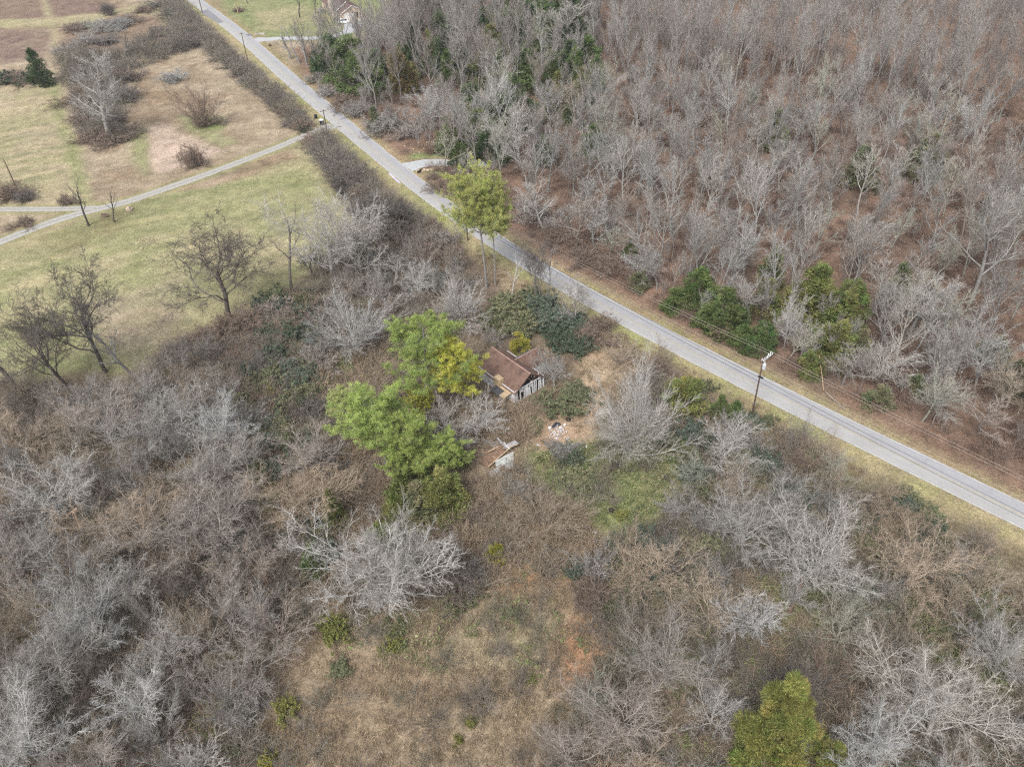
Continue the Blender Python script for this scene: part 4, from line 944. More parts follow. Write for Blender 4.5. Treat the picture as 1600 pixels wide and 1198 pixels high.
for cx, cy, r, h in [(470, 490, 30, 3.6), (500, 560, 34, 4), (480, 640, 30, 3.4), (430, 480, 26, 3.6), (520, 720, 30, 3.6), (620, 470, 26, 3.2), (560, 430, 26, 3.4), (380, 500, 34, 4), (330, 520, 30, 4)]:
    crown('shrub', cx, cy, r, h, random.choice(['char', 'brown', 'brown', 'pink']))
for poly_, n_ in (([(400, 470), (480, 480), (500, 600), (470, 760), (400, 760), (370, 640), (400, 560)], 26), ([(1070, 680), (1110, 690), (1120, 800), (1075, 820)], 5), ([(1180, 700), (1420, 800), (1520, 980), (1400, 1040), (1200, 860)], 16), ([(480, 800), (520, 780), (520, 900), (490, 900)], 4), ([(560, 400), (700, 440), (690, 480), (560, 440)], 6), ([(940, 830), (1100, 860), (1080, 960), (960, 940)], 8)):
    for x_, y_ in fill(px_poly(poly_), 3.0, np.zeros((0, 3)), n_)[:n_]:
        plant('leafy', x_, y_, random.uniform(1.8, 3.2), random.uniform(2.2, 4.2), random.choice(['privet', 'bluegreen', 'moss', 'moss', 'bluegreen']), woodtint=random.choice(['tan', 'grey', 'brown']))
# roadside woods: cedars that show green among the bare trees
CED = [(515, 92, 24, 13, 'cedardark'), (545, 100, 34, 14, 'cedar'), (568, 118, 34, 13, 'cedar'), (822, 15, 22, 13, 'cedardark'), (845, 45, 22, 12, 'cedar'), (790, 60, 20, 11, 'cedardark'), (770, 75, 16, 10, 'olive'), (715, 20, 18, 12, 'cedardark'), (900, 60, 18, 11, 'cedardark'), (915, 100, 20, 11, 'cedar'), (860, 120, 18, 10, 'cedar'), (820, 115, 20, 10, 'cedar'), (780, 185, 22, 9, 'cedar'), (770, 225, 20, 8, 'cedardark'), (700, 215, 14, 8, 'cedar'), (590, 110, 24, 11, 'cedardark'), (626, 118, 22, 13, 'bronze'), (688, 62, 17, 11, 'cedardark'), (797, 32, 22, 12, 'cedar'), (828, 45, 24, 12, 'cedar'), (778, 18, 18, 12, 'cedardark'), (840, 80, 18, 9, 'cedar'), (890, 98, 20, 9, 'cedardark'), (930, 125, 12, 9, 'cedar'), (905, 20, 18, 10, 'cedardark'), (735, 165, 20, 8, 'cedardark'), (750, 205, 22, 8, 'cedar'), (800, 150, 22, 8, 'cedar'), (815, 178, 18, 8, 'cedardark'), (850, 240, 16, 8, 'cedardark'), (928, 225, 16, 7, 'cedar'), (585, 188, 10, 7, 'moss'), (718, 248, 14, 8, 'cedar'), (760, 110, 20, 9, 'olive'), (720, 100, 18, 9, 'cedardark'), (1210, 205, 20, 10, 'olive'), (1092, 455, 28, 8, 'cedar'), (1052, 470, 16, 5, 'cedar'), (1131, 488, 34, 9, 'cedar'), (1162, 528, 18, 5, 'cedar'), (1190, 530, 22, 6, 'cedar'), (1207, 420, 16, 9, 'olive'), (1200, 470, 22, 8, 'olive'), (1272, 465, 40, 12, 'olive'), (1322, 485, 30, 11, 'olive'), (1305, 535, 32, 8, 'olive'), (1345, 545, 20, 7, 'moss'), (1405, 450, 22, 9, 'moss'), (1265, 570, 16, 5, 'olive'), (1375, 620, 18, 4, 'moss'), (1450, 250, 24, 11, 'moss'), (1345, 265, 24, 10, 'moss'), (1590, 590, 18, 6, 'cedardark'), (1000, 440, 16, 4, 'moss'), (985, 395, 12, 5, 'cedar'), (660, 20, 16, 11, 'cedar'), (640, 60, 16, 11, 'cedardark'), (870, 5, 18, 11, 'cedar'), (1555, 545, 20, 5, 'moss'), (1430, 600, 18, 4, 'moss')]
CEDCLEAR = []
for cx, cy, r, h, t in CED:
    k_ = 1.45 if cy < 235 and 650 < cx < 1000 else 1.12; e = crown('cedar', cx, cy, r * k_, h * (1.35 if k_ > 1.2 else 1.05), t)
    for k_ in ((0, 5, 10, 15) if k_ > 1.2 else ((0,) if cx > 1000 and cy < 300 else (0, 5))): CEDCLEAR.append((e.location.x * (1 - k_ / math.hypot(*e.location.xy)), e.location.y * (1 - k_ / math.hypot(*e.location.xy)), 3.6 if k_ else 5.0))
for x_, y_ in fill(px_poly([(640, 0), (680, -30), (900, -20), (945, 60), (940, 150), (870, 260), (720, 262), (690, 200), (610, 90)]), 7.5, np.array([(q['x'], q['y'], 4.0) for q in PLANTS if q['kind'] == 'cedar']), 77)[:30]:
    plant('cedar', x_, y_, random.uniform(2.4, 3.6), random.uniform(9, 14.5), random.choice(['cedar', 'cedardark', 'cedar', 'olive']))
    for k_ in (0, 6, 12): CEDCLEAR.append((x_ * (1 - k_ / math.hypot(x_, y_)), y_ * (1 - k_ / math.hypot(x_, y_)), 3.4))
# notable bare trees of the roadside woods
base('forest', 1515, 482, 290, 62, 'grey', label='big leaning grey tree rising over the roadside woods', var=0)
base('forest', 1420, 526, 415, 50, 'pale', label='pale tree with a thick straight stem above the olive cedars', var=1)
base('forest', 1395, 515, 420, 34, 'lichen', var=2); base('forest', 1372, 520, 400, 36, 'pale', var=3); base('forest', 1340, 440, 330, 40, 'pale', var=4)
base('spread', 1225, 545, 440, 30, 'white', var=2); base('spread', 1370, 595, 520, 50, 'white', var=3); base('spread', 1460, 640, 570, 42, 'pale', var=4); base('spread', 1250, 560, 490, 26, 'pale', var=1)
base('spread', 1490, 590, 460, 66, 'pale', label='pale tree with arching limbs over the bracken-coloured slope', var=0); base('spread', 1570, 640, 560, 46, 'tan', var=5)
base('forest', 785, 225, 105, 30, 'white', var=1); base('forest', 800, 160, 60, 40, 'white', var=2); base('spread', 790, 255, 150, 42, 'white', label='bright white forked tree behind the gravel driveway', var=1); base('spread', 735, 225, 140, 42, 'white', var=3); base('forest', 715, 265, 160, 28, 'pink', var=4)
base('spread', 612, 78, 0, 46, 'pale', label='tall pale wide-crowned tree beside the tan brick house', var=4); base('forest', 895, 95, 0, 46, 'pale', label='tall pale tree with many upright limbs among the dark cedars', var=5); base('spread', 680, 200, 120, 36, 'pale', var=5)
for bx, by, ty, r in [(455, 92, 42, 16), (468, 98, 35, 20), (480, 102, 40, 18), (492, 96, 44, 16), (505, 120, 60, 18), (440, 45, 5, 0)]:
    if r: base('sparse', bx, by, ty, r, 'grey')
base('sparse', 493, 22, -14, 12, 'dark', label='dark trunked tree on the lawn of the tan brick house', var=0); base('sparse', 468, 28, -8, 9, 'dark', label='thin dark tree on the lawn above the driveway', var=1); base('sparse', 387, 6, -30, 8, 'dark', var=2)
for cx, cy, r, h, t in [(520, 140, 26, 3, 'grey'), (540, 158, 26, 3, 'brown'), (560, 170, 24, 3.4, 'grey'), (600, 195, 30, 5, 'grey'), (500, 118, 22, 3, 'grey'), (635, 205, 22, 4, 'pink'), (690, 290, 22, 2.6, 'brown'), (715, 300, 20, 3, 'brown'), (675, 275, 10, 1.6, 'brown'), (870, 370, 28, 3.4, 'brown'), (915, 400, 28, 3.2, 'brown'), (955, 415, 26, 3, 'brown'), (840, 340, 28, 4, 'pink'), (820, 320, 26, 4, 'pink'), (372, 14, 8, 1.8, 'brown')]:
    crown('shrub', cx, cy, r, h, t)
base('forest', 850, 360, 285, 40, 'pale', var=3); base('forest', 900, 390, 300, 40, 'pink', var=0); base('forest', 1005, 430, 340, 36, 'pale', var=2); base('spread', 1010, 440, 380, 36, 'white', var=0)

HOUSE_AT = at(800, 590)
clear0 = np.array([(q['x'], q['y'], max(1.5, q['R'] * (0.8 if q['kind'] in ('spread', 'fan', 'gnarl', 'forest', 'pine') else 0.6))) for q in PLANTS])
def off_road(P, lo):
    s = side_of_road(P); ok = np.abs(s) > lo
    for ln, w in ((DRIVE, 3.6), (DRIVE2, 4.0), (LANE, 5.0), (TRACK, 2.5)): ok &= seg_dist(P, ln) > w
    return ok
WOOD_POLY = px_poly([(470, 95), (590, 66), (640, 10), (690, -60), (720, -120), (2200, -120), (2200, 1100), (1600, 790), (1320, 650), (1050, 515), (850, 410), (700, 315), (590, 225), (475, 130)])
wp = fill(WOOD_POLY, 5.6, np.r_[clear0, np.array(CEDCLEAR)], 5, 0.72); wp = wp[off_road(wp, 9.5)]; wp = wp[np.random.default_rng(8).random(len(wp)) < np.clip(0.78 + 0.9 * vnoise(wp, 22, 41, 3), 0.4, 1)]
px = to_px(np.c_[wp, np.full(len(wp), 8.0)]); vis = (px[:, 0] > -60) & (px[:, 0] < 1680) & (px[:, 1] > -80) & (px[:, 1] < 1260)
d = np.hypot(wp[:, 0], wp[:, 1]); order = np.argsort(np.where(vis, d, 1e6))
N_NEAR = 225
near, rest = wp[order[:N_NEAR]], wp[order[N_NEAR:]]
rt = np.random.default_rng(3)
for x, y in near:
    edge = 9.5 < side_of_road(np.array([[x, y]]))[0] < 15
    plant('forest' if rt.random() < 0.9 else 'spread', x, y, rt.uniform(3.4, 5.2), rt.uniform(8, 13) if edge else rt.triangular(9, 18, 21.5), rt.choice(['pale', 'grey', 'grey', 'pink', 'lichen', 'blue', 'pale']))
def woods_poly(pp, gap, seed, kinds, tints, hr, rr, clear=0.8):
    P_ = fill(px_poly(pp), gap, np.r_[clear0], seed, clear); P_ = P_[off_road(P_, 8.0)]
    P_ = P_[np.hypot(P_[:, 0] - HOUSE_AT.x, P_[:, 1] - HOUSE_AT.y) > 11]
    for x, y in P_: plant(rt.choice(kinds), x, y, rt.uniform(*rr), rt.uniform(*hr), rt.choice(tints))
woods_poly([(-60, 620), (150, 620), (300, 590), (410, 640), (380, 720), (400, 860), (450, 950), (430, 1040), (380, 1130), (300, 1260), (-60, 1260)], 5.4, 6, ['spread', 'fan', 'fan'], ['grey', 'pink', 'char', 'tan', 'pale'], (6, 9.5), (2.6, 3.8), 0.72)
woods_poly([(1080, 650), (1240, 690), (1400, 790), (1680, 930), (1680, 1260), (860, 1260), (900, 1120), (960, 1000), (950, 850), (1060, 800), (1110, 740)], 5.2, 7, ['spread', 'fan', 'fan'], ['grey', 'tan', 'pale', 'tan', 'lichen'], (4.5, 8), (2.4, 3.6), 0.72)
woods_poly([(480, 430), (600, 380), (720, 420), (740, 480), (640, 470), (560, 470)], 4.2, 8, ['spread', 'fan'], ['grey', 'pink', 'pale'], (5, 8), (2, 3), 0.62)

# ------------------------------------------------------------------ uncounted masses scattered over points
_protos_cache = {}
def scatter(name, meshes, P, scale, tilt=0.12, seed=1, label=None, cat=None, zs=None):
    """One object: the meshes spread over the points P (x, y), each turned and scaled on its own."""
    rng = np.random.default_rng(seed); n = len(P)
    pc = bpy.data.collections.new(name + '_kinds')
    for i, me in enumerate(meshes): pc.objects.link(bpy.data.objects.new('%s_%02d' % (name, i), me))
    me = bpy.data.meshes.new(name)
    me.vertices.add(n)
    ix = np.clip(np.searchsorted(gx, P[:, 0]), 1, nx - 1); iy = np.clip(np.searchsorted(gy, P[:, 1]), 1, ny - 1)
    me.vertices.foreach_set('co', np.c_[P, GZ[ix, iy] - 0.03].astype(np.float32).ravel())
    def attr(nm, typ, data, key):
        a = me.attributes.new(nm, typ, 'POINT'); a.data.foreach_set(key, np.ascontiguousarray(data, np.float32 if typ != 'INT' else np.int32).ravel())
    s = rng.uniform(*scale, n) if isinstance(scale, tuple) else scale
    zsc = s * rng.uniform(0.8, 1.2, n) if zs is None else zs
    attr('size', 'FLOAT_VECTOR', np.c_[s, s, zsc], 'vector')
    attr('turn', 'FLOAT_VECTOR', np.c_[rng.normal(0, tilt, (n, 2)), rng.uniform(0, 6.283, n)], 'vector')
    attr('pick', 'INT', rng.integers(0, len(meshes), n), 'value')
    o = mesh_obj(name, me); o['kind'] = 'stuff'; tag(o, label, cat)
    ng = bpy.data.node_groups.new(name, 'GeometryNodeTree')
    ng.interface.new_socket('Geometry', in_out='INPUT', socket_type='NodeSocketGeometry'); ng.interface.new_socket('Geometry', in_out='OUTPUT', socket_type='NodeSocketGeometry')
    gi, go = ng.nodes.new('NodeGroupInput'), ng.nodes.new('NodeGroupOutput')
    ci = ng.nodes.new('GeometryNodeCollectionInfo'); ci.inputs['Collection'].default_value = pc; ci.inputs['Separate Children'].default_value = True; ci.inputs['Reset Children'].default_value = True
    ip = ng.nodes.new('GeometryNodeInstanceOnPoints'); ip.inputs['Pick Instance'].default_value = True
    def named(nm, typ):
        q = ng.nodes.new('GeometryNodeInputNamedAttribute'); q.data_type = typ; q.inputs['Name'].default_value = nm; return q.outputs['Attribute']
    ng.links.new(gi.outputs[0], ip.inputs['Points']); ng.links.new(ci.outputs[0], ip.inputs['Instance'])
    ng.links.new(named('pick', 'INT'), ip.inputs['Instance Index']); ng.links.new(named('size', 'FLOAT_VECTOR'), ip.inputs['Scale']); ng.links.new(named('turn', 'FLOAT_VECTOR'), ip.inputs['Rotation'])
    ng.links.new(ip.outputs[0], go.inputs[0])
    o.modifiers.new('scatter', 'NODES').node_group = ng
    return o

def brush_mesh(seed, mat, H=1.0, k=11, levels=None):
    r = np.random.default_rng(seed)
    tr = trunk_line(r, 0.45 * H, 0.018, 2, 0.2, 0.7, 0.8, shrub_start(r, k, 0.35))
    lv = grow(r, tr, levels or [L_(3, 0.2, 1.0, 42, 2.3, 4, 0.14, -0.02, 3, rr=0.9, rmin=0.02), L_(4, 0.1, 1.0, 38, 0.55, 3, 0.16, -0.02, 3, rr=0.8, rmin=0.016), L_(2, 0.1, 1.0, 40, 0.6, 2, 0.2, 0.0, 3, rr=0.8, rmin=0.012)])
    v, q = tube_arrays([(tr[0], tr[1], 3)] + lv); v[:, 2] += 0.25
    return np_mesh('brush', v, q, mat=mat)
def tuft_mesh(seed, mat, n=40, ln=0.55, w=0.022, rad=0.28, lean=0.6):
    r = np.random.default_rng(seed); p = np.c_[r.normal(0, rad, (n, 2)), np.full(n, -0.02)]
    d = unit(np.c_[r.normal(0, lean, (n, 2)), np.ones(n)]); u, v = frames(d); a = r.uniform(0, 6.28, (n, 1)); sd = u * np.cos(a) + v * np.sin(a)
    L = ln * r.uniform(0.5, 1.3, (n, 1)); tip = p + d * L; tip[:, 2] -= 0.15 * L[:, 0]
    V = np.stack([p - sd * w, p + sd * w, tip], 1).reshape(-1, 3); return np_mesh('tuft', V, tris=np.arange(3 * n).reshape(-1, 3), mat=mat)
def leaf_mesh(seed, mat, n=50, rad=0.35, size=0.09):
    r = np.random.default_rng(seed); p = np.c_[r.normal(0, rad, (n, 2)), np.abs(r.normal(0, 0.16, n))]
    t = r.normal(0, 1, (n, 3, 3)) * size; return np_mesh('tuft', (p[:, None] + t).reshape(-1, 3), tris=np.arange(3 * n).reshape(-1, 3), mat=mat)

OPEN_ = px_poly([(835, 650), (905, 560), (960, 560), (960, 650), (1000, 720), (1060, 730), (1050, 810), (985, 845), (900, 810), (835, 760), (815, 710)])
def scatter_pts(pp, density, seed, clump=0.5, cscale=7, lo_road=4.6, house=True, clearing=True):
    rng = np.random.default_rng(seed); w = px_poly(pp); lo, hi = w.min(0), w.max(0)
    n = int((hi - lo).prod() * density); P = rng.uniform(lo, hi, (n, 2)); P = P[inside(P, w)]
    P = P[rng.random(len(P)) < np.clip(0.75 + clump * 1.6 * vnoise(P, cscale, seed, 3), 0.05, 1)]
    q = to_px(np.c_[P, np.zeros(len(P))]); P = P[(q[:, 0] > -120) & (q[:, 0] < 1720) & (q[:, 1] > -60) & (q[:, 1] < 1300)]
    P = P[off_road(P, lo_road)] if len(P) else P
    for (sx, sy, sr) in ((778, 718, 4.6), (872, 674, 2.6), (832, 618, 3.4)):
        c_ = at(sx, sy); P = P[np.hypot(P[:, 0] - c_.x, P[:, 1] - c_.y) > sr]
    P = P[~inside(P, OPEN_)] if clearing else P
    if house: P = P[np.hypot(P[:, 0] - HOUSE_AT.x, P[:, 1] - HOUSE_AT.y + 0.0) > 7.0]
    return P
sap_ = scatter_pts([(470, 90), (600, 60), (1000, 20), (1800, 200), (1800, 900), (1320, 645), (1050, 512), (850, 407), (700, 312), (590, 222)], 0.028, 87, 0.7, 14, 9.0)
scatter('saplings', [p.joined for p in PROTO['forest']], sap_, (0.28, 0.6), 0.1, 9, 'thin grey saplings crowding under the woods across the road', 'saplings')
scatter('bare_woods', [p.joined for p in PROTO['forest']], rest, rt.uniform(0.85, 1.35, len(rest)), 0.04, 4, 'grey leafless woods stretching away across the road', 'woods')

NEARW = [(-100, 610), (200, 600), (290, 530), (420, 490), (480, 450), (520, 400), (580, 345), (610, 330), (640, 340), (720, 400), (740, 470), (700, 560), (560, 560), (580, 700), (500, 760), (520, 940), (470, 1040), (420, 1100), (380, 1260), (-100, 1260)]
SEW = [(980, 590), (1080, 610), (1180, 670), (1400, 800), (1700, 950), (1700, 1260), (860, 1260), (900, 1110), (950, 1010), (960, 920), (900, 880), (1060, 800), (1110, 740), (1040, 690)]
MIDW = [(560, 560), (740, 600), (760, 640), (820, 660), (830, 760), (900, 800), (960, 880), (880, 900), (740, 920), (600, 960), (520, 940), (500, 760)]
brush = [brush_mesh(30 + i, M_BRUSH) for i in range(5)]
tanbrush = [brush_mesh(40 + i, M_TANBRUSH) for i in range(4)]; redbrush = [brush_mesh(45 + i, M_REDBRUSH) for i in range(4)]
bp_ = np.concatenate([scatter_pts(NEARW, 0.22, 41, 1.1, 9), scatter_pts(SEW, 0.30, 42, 1.1, 9), scatter_pts(MIDW, 0.12, 43)])
tb_ = np.concatenate([scatter_pts(MIDW, 0.42, 46), scatter_pts(SEW, 0.12, 47), scatter_pts(NEARW, 0.07, 48), scatter_pts([(760, 640), (830, 640), (860, 700), (820, 760), (900, 800), (880, 870), (740, 850), (720, 760)], 0.5, 49, 0.3)])
hb_ = np.concatenate([scatter_pts(h_, d_, 90 + i_, 0.15, 7, 7.2) for i_, (h_, d_) in enumerate([([(248, -20), (268, -20), (325, 55), (400, 117), (475, 192), (470, 205), (440, 182), (385, 130), (318, 72), (280, 55), (262, 20)], 0.28), ([(92, 75), (205, 90), (212, 70), (300, 42), (318, 72), (205, 112), (190, 150), (205, 215), (180, 228), (140, 218), (115, 160)], 0.16), ([(488, 214), (510, 222), (555, 268), (640, 342), (690, 390), (672, 402), (600, 356), (536, 296), (505, 252)], 0.5)])])
rb_ = np.concatenate([scatter_pts(NEARW, 0.08, 37), scatter_pts([(470, 90), (600, 60), (1000, 20), (1800, 200), (1800, 900), (1320, 645), (1050, 512), (850, 407), (700, 312), (590, 222)], 0.16, 44, 0.7, 9, 7.0)])
bp_ = np.r_[bp_, scatter_pts([(430, 1060), (560, 950), (720, 930), (860, 880), (960, 930), (940, 1050), (880, 1130), (860, 1260), (370, 1260)], 0.05, 39, 1.0, 5, 4, False), scatter_pts([(830, 700), (1000, 690), (1080, 740), (1040, 820), (900, 820)], 0.06, 38, 1.0, 5, 4, True, False)]
scatter('undergrowth', brush, bp_, (0.7, 1.9), 0.2, 5, 'tangled brown leafless undergrowth filling the woods', 'undergrowth')
scatter('hedge_undergrowth', brush, hb_, (1.2, 2.6), 0.2, 35, 'dark leafless bramble filling the hedgerows and field thicket', 'undergrowth')
scatter('tan_undergrowth', tanbrush, tb_, (0.7, 1.7), 0.2, 15, 'straw coloured twiggy brush between the pines and the clearing', 'undergrowth')
scatter('reddish_undergrowth', redbrush, rb_, (0.7, 1.7), 0.2, 25, 'reddish brown undergrowth under the woods across the road', 'undergrowth')
straw = [tuft_mesh(60 + i, M_STRAW) for i in range(5)]
sp_ = np.concatenate([scatter_pts([(420, 1060), (560, 950), (720, 930), (860, 880), (960, 930), (940, 1050), (880, 1130), (860, 1260), (370, 1260)], 4.5, 51, 0.7, 4, 4, False),
                      scatter_pts([(720, 820), (900, 800), (960, 900), (900, 960), (700, 930)], 2.2, 52, 0.6, 5, 4, False),
                      scatter_pts([(830, 540), (1000, 530), (1010, 590), (940, 660), (930, 710), (820, 760), (800, 660)], 1.8, 53, 0.6, 4, 4, True, False),
                      scatter_pts([(380, 800), (500, 810), (560, 1000), (470, 1010)], 1.8, 54, 0.6, 5, 4, False),
                      scatter_pts([(745, 380), (900, 470), (1060, 560), (1200, 640), (1400, 770), (1600, 870), (1600, 890), (1380, 790), (1180, 670), (1000, 570), (870, 520), (745, 430)], 1.6, 55, 0.6, 4, 4.6, False)])
scatter('dry_grass', straw, sp_, (0.7, 1.5), 0.2, 6, 'tan dry grass tufts covering the rough clearing', 'grass')
weeds = [leaf_mesh(70 + i, M_WEED) for i in range(4)] + [tuft_mesh(75 + i, M_WEED, 40, 0.35) for i in range(2)]
gp_ = np.concatenate([scatter_pts(SEW, 1.0, 66, 1.0, 9, 5), scatter_pts(NEARW, 0.4, 67, 1.0, 10, 5), scatter_pts(MIDW, 0.35, 68, 1.0, 8, 5), scatter_pts([(820, 700), (950, 690), (1080, 720), (1060, 800), (980, 830), (880, 800)], 2.2, 61, 0.6, 4, 4, False, False), scatter_pts([(1300, 850), (1540, 890), (1640, 960), (1560, 1080), (1380, 1000)], 1.8, 62, 0.8, 4, 4, False),
                      scatter_pts([(480, 960), (860, 900), (940, 1050), (640, 1060)], 0.5, 63, 0.9, 4, 4, False), scatter_pts([(400, 480), (560, 540), (560, 700), (430, 760), (380, 600)], 0.6, 64, 0.9, 4, 4, False), scatter_pts([(1040, 640), (1240, 690), (1420, 800), (1300, 830), (1050, 740)], 0.6, 65, 0.9, 4, 5, False)])
scatter('green_weeds', weeds, gp_, (0.7, 2.1), 0.2, 7, 'low green weeds patching the clearing and bank', 'weeds')
ORD = ['first', 'second', 'third', 'fourth', 'fifth', 'sixth', 'seventh', 'eighth', 'ninth', 'tenth', 'eleventh', 'twelfth', 'thirteenth', 'fourteenth', 'fifteenth', 'sixteenth']
# ------------------------------------------------------------------ abandoned house
def frame_at(o, ax, ay):
    """Local (a, b, z) -> place, a along ax and b along ay."""
    return lambda a, b, z=0.0: Vector((o[0] + ax[0] * a + ay[0] * b, o[1] + ax[1] * a + ay[1] * b, z))
th = R_(129.0); AX = (math.cos(th), math.sin(th)); BX = (math.sin(th), -math.cos(th))
hm = (at(804.6, 628) + at(850, 606)) / 2
h0 = frame_at((hm.x, hm.y), AX, BX)
house = empty('abandoned_house', (0, 0, 0)); tag(house, 'small abandoned house with stained brown roof and collapsing white gable wall', 'house')
EAVE, RIDGE, HW, LEN = 2.55, 5.05, 3.45, 10.0
def P4(L): return [h0(*p) for p in L]
# two main slopes, the cross gable's two slopes
def roof_slab(name, pts, mat, th_=0.14, parent=house):
    q = [h0(*p) for p in pts]
    if (q[1] - q[0]).cross(q[2] - q[0]).z < 0: q = q[::-1]
    return MB().slab(q, th_).build(name, mat, parent)
rs = roof_slab('roof_slope', [(-0.35, -HW - 0.3, EAVE - 0.28), (LEN, -HW - 0.3, EAVE - 0.28), (LEN + 0.2, 0, RIDGE), (-0.35, 0, RIDGE)], M_SHINGLE)
roof_slab('roof_slope', [(-0.35, HW + 0.3, EAVE - 0.28), (LEN, HW + 0.3, EAVE - 0.28), (LEN + 0.2, 0, RIDGE - 0.003), (-0.35, 0, RIDGE - 0.003)], M_SHINGLE)
# shingle courses: thin overlapping strips, torn here and there
rgn = random.Random(4)
for side in (-1, 1):
    mb = MB()
    for k in range(15):
        u0, u1 = k / 15, (k + 1) / 15 + 0.012
        b0, b1 = (HW + 0.3) * (1 - u0), (HW + 0.3) * (1 - u1); z0, z1 = EAVE - 0.28 + (RIDGE - EAVE + 0.28) * u0, EAVE - 0.28 + (RIDGE - EAVE + 0.28) * u1
        a = -0.37
        while a < LEN + 0.02:
            w = rgn.uniform(0.8, 2.2); e = min(a + w, LEN + 0.02 + 0.2 * u0)
            if e - a > 0.15 and not (rgn.random() < 0.05):
                dz = rgn.uniform(0.022, 0.04)
                mb.add([h0(a, side * b0, z0 + dz), h0(e, side * b0, z0 + dz), h0(e, side * b1, z1 + 0.012), h0(a, side * b1, z1 + 0.012), h0(a, side * b0, z0), h0(e, side * b0, z0)], [(0, 1, 2, 3), (4, 5, 1, 0)])
            a = e + 0.004
    o = mb.build('shingles', M_SHINGLE, house); o['kind'] = 'stuff'
MB().tube([h0(-0.4, 0, RIDGE + 0.02), h0(LEN + 0.25, 0, RIDGE + 0.02)], 0.10, 6).build('ridge_cap', M_RIDGE, house)
CA, CH, CZ = 5.3, 2.3, 4.2                                     # cross gable: place along the ridge, half width, ridge height
for s in (-1, 1):
    roof_slab('cross_roof_slope', [(CA, 1.3, CZ), (CA, 6.6, CZ), (CA + s * CH, 6.6, EAVE - 0.1), (CA + s * CH, 3.2, EAVE - 0.05)], M_GREYROOF if s > 0 else M_SHINGLE, 0.12)
MB().tube([h0(CA, 1.2, CZ + 0.03), h0(CA, 6.65, CZ + 0.03)], 0.08, 6).build('cross_ridge_cap', M_RIDGE, house)
mb = MB()                                                     # cross-gable walls
for s in (-1, 1): mb.add(P4([(CA + s * 2.0, 3.2, 0), (CA + s * 2.0, 6.3, 0), (CA + s * 2.0, 6.3, EAVE + 0.05), (CA + s * 2.0, 3.2, EAVE + 0.05)]), [(0, 1, 2, 3)])
mb.add(P4([(CA - 2, 6.3, 0), (CA + 2, 6.3, 0), (CA + 2, 6.3, EAVE + 0.05), (CA, 6.3, CZ - 0.15), (CA - 2, 6.3, EAVE + 0.05)]), [(0, 1, 2, 3, 4)])
mb.build('cross_wall', M_OLDWHITE, house)
# rear and long walls
MB().box(h0(LEN / 2, -HW, EAVE / 2), (LEN, 0.16, EAVE), th).build('long_wall', M_OLDWHITE, house)
MB().box(h0(LEN / 2, HW, EAVE / 2), (LEN, 0.16, EAVE), th).build('long_wall', M_OLDWHITE, house)
MB().prism(P4([(LEN - 0.1, -HW, 0), (LEN - 0.1, HW, 0), (LEN - 0.1, HW, EAVE), (LEN - 0.1, 0, RIDGE - 0.2), (LEN - 0.1, -HW, EAVE)]), P4([(LEN - 0.25, -HW, 0), (LEN - 0.25, HW, 0), (LEN - 0.25, HW, EAVE), (LEN - 0.25, 0, RIDGE - 0.2), (LEN - 0.25, -HW, EAVE)])).build('end_wall', M_OLDWHITE, house)
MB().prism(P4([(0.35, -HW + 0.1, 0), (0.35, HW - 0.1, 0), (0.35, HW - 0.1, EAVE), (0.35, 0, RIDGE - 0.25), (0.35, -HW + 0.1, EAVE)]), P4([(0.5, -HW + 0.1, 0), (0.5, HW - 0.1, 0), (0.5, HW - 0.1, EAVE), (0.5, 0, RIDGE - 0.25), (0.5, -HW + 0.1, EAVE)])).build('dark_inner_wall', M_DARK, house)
# gable wall of upright boards, broken off, some missing
bw = 0.29; nb = int(2 * HW / bw); board_me = {}
for k in range(nb):
    b = -HW + (k + 0.5) * bw
    top = EAVE + (0.25 if rgn.random() < 0.3 else -0.1)
    if k in (5, 6, 13): lo_, hi_ = (1.7, top)                  # openings of a door and a window
    elif rgn.random() < 0.12: continue
    else: lo_, hi_ = 0.05, top - (rgn.random() < 0.3) * rgn.uniform(0.3, 1.2)
    key = (round(hi_ - lo_, 1))
    if key not in board_me: board_me[key] = MB().box((0, 0, key / 2), (0.045, bw - 0.035, key)).mesh('wall_board', M_OLDWHITE)
    o = mesh_obj('wall_board', board_me[key], house); p = h0(0.02 + rgn.uniform(-0.06, 0.05), b, lo_); o.location = p; o.rotation_euler = (rgn.uniform(-.05, .05), rgn.uniform(-.04, .07), th + rgn.uniform(-.05, .05))
# open gable: rafters, ties, hanging boards
mb_r = MB().tube([h0(-0.2, -HW - 0.2, EAVE - 0.25), h0(-0.2, 0, RIDGE - 0.2)], 0.07, 4); mb_r.build('rafter', M_RIDGE, house)
MB().tube([h0(-0.2, HW + 0.2, EAVE - 0.25), h0(-0.2, 0, RIDGE - 0.2)], 0.07, 4).build('rafter', M_RIDGE, house)
MB().tube([h0(-0.05, -HW, EAVE + 0.12), h0(-0.02, HW, EAVE + 0.12)], 0.07, 4).build('tie_beam', M_OLDWHITE, house)
for k in range(16):
    b = rgn.uniform(-2.6, 2.6); z = EAVE + 0.2 + rgn.uniform(0, max(0.1, (HW - abs(b)) * 0.85)); an = rgn.uniform(-1.2, 1.2); l = rgn.uniform(0.4, 1.1)
    MB().tube([h0(rgn.uniform(-.05, .25), b - l / 2 * math.cos(an), z - l / 2 * math.sin(an)), h0(rgn.uniform(-.05, .25), b + l / 2 * math.cos(an), z + l / 2 * math.sin(an))], 0.045, 4).build('loose_board', rgn.choice([M_ROTWOOD, M_ROTWOOD, M_PINE_B, M_OLDWHITE]), house)
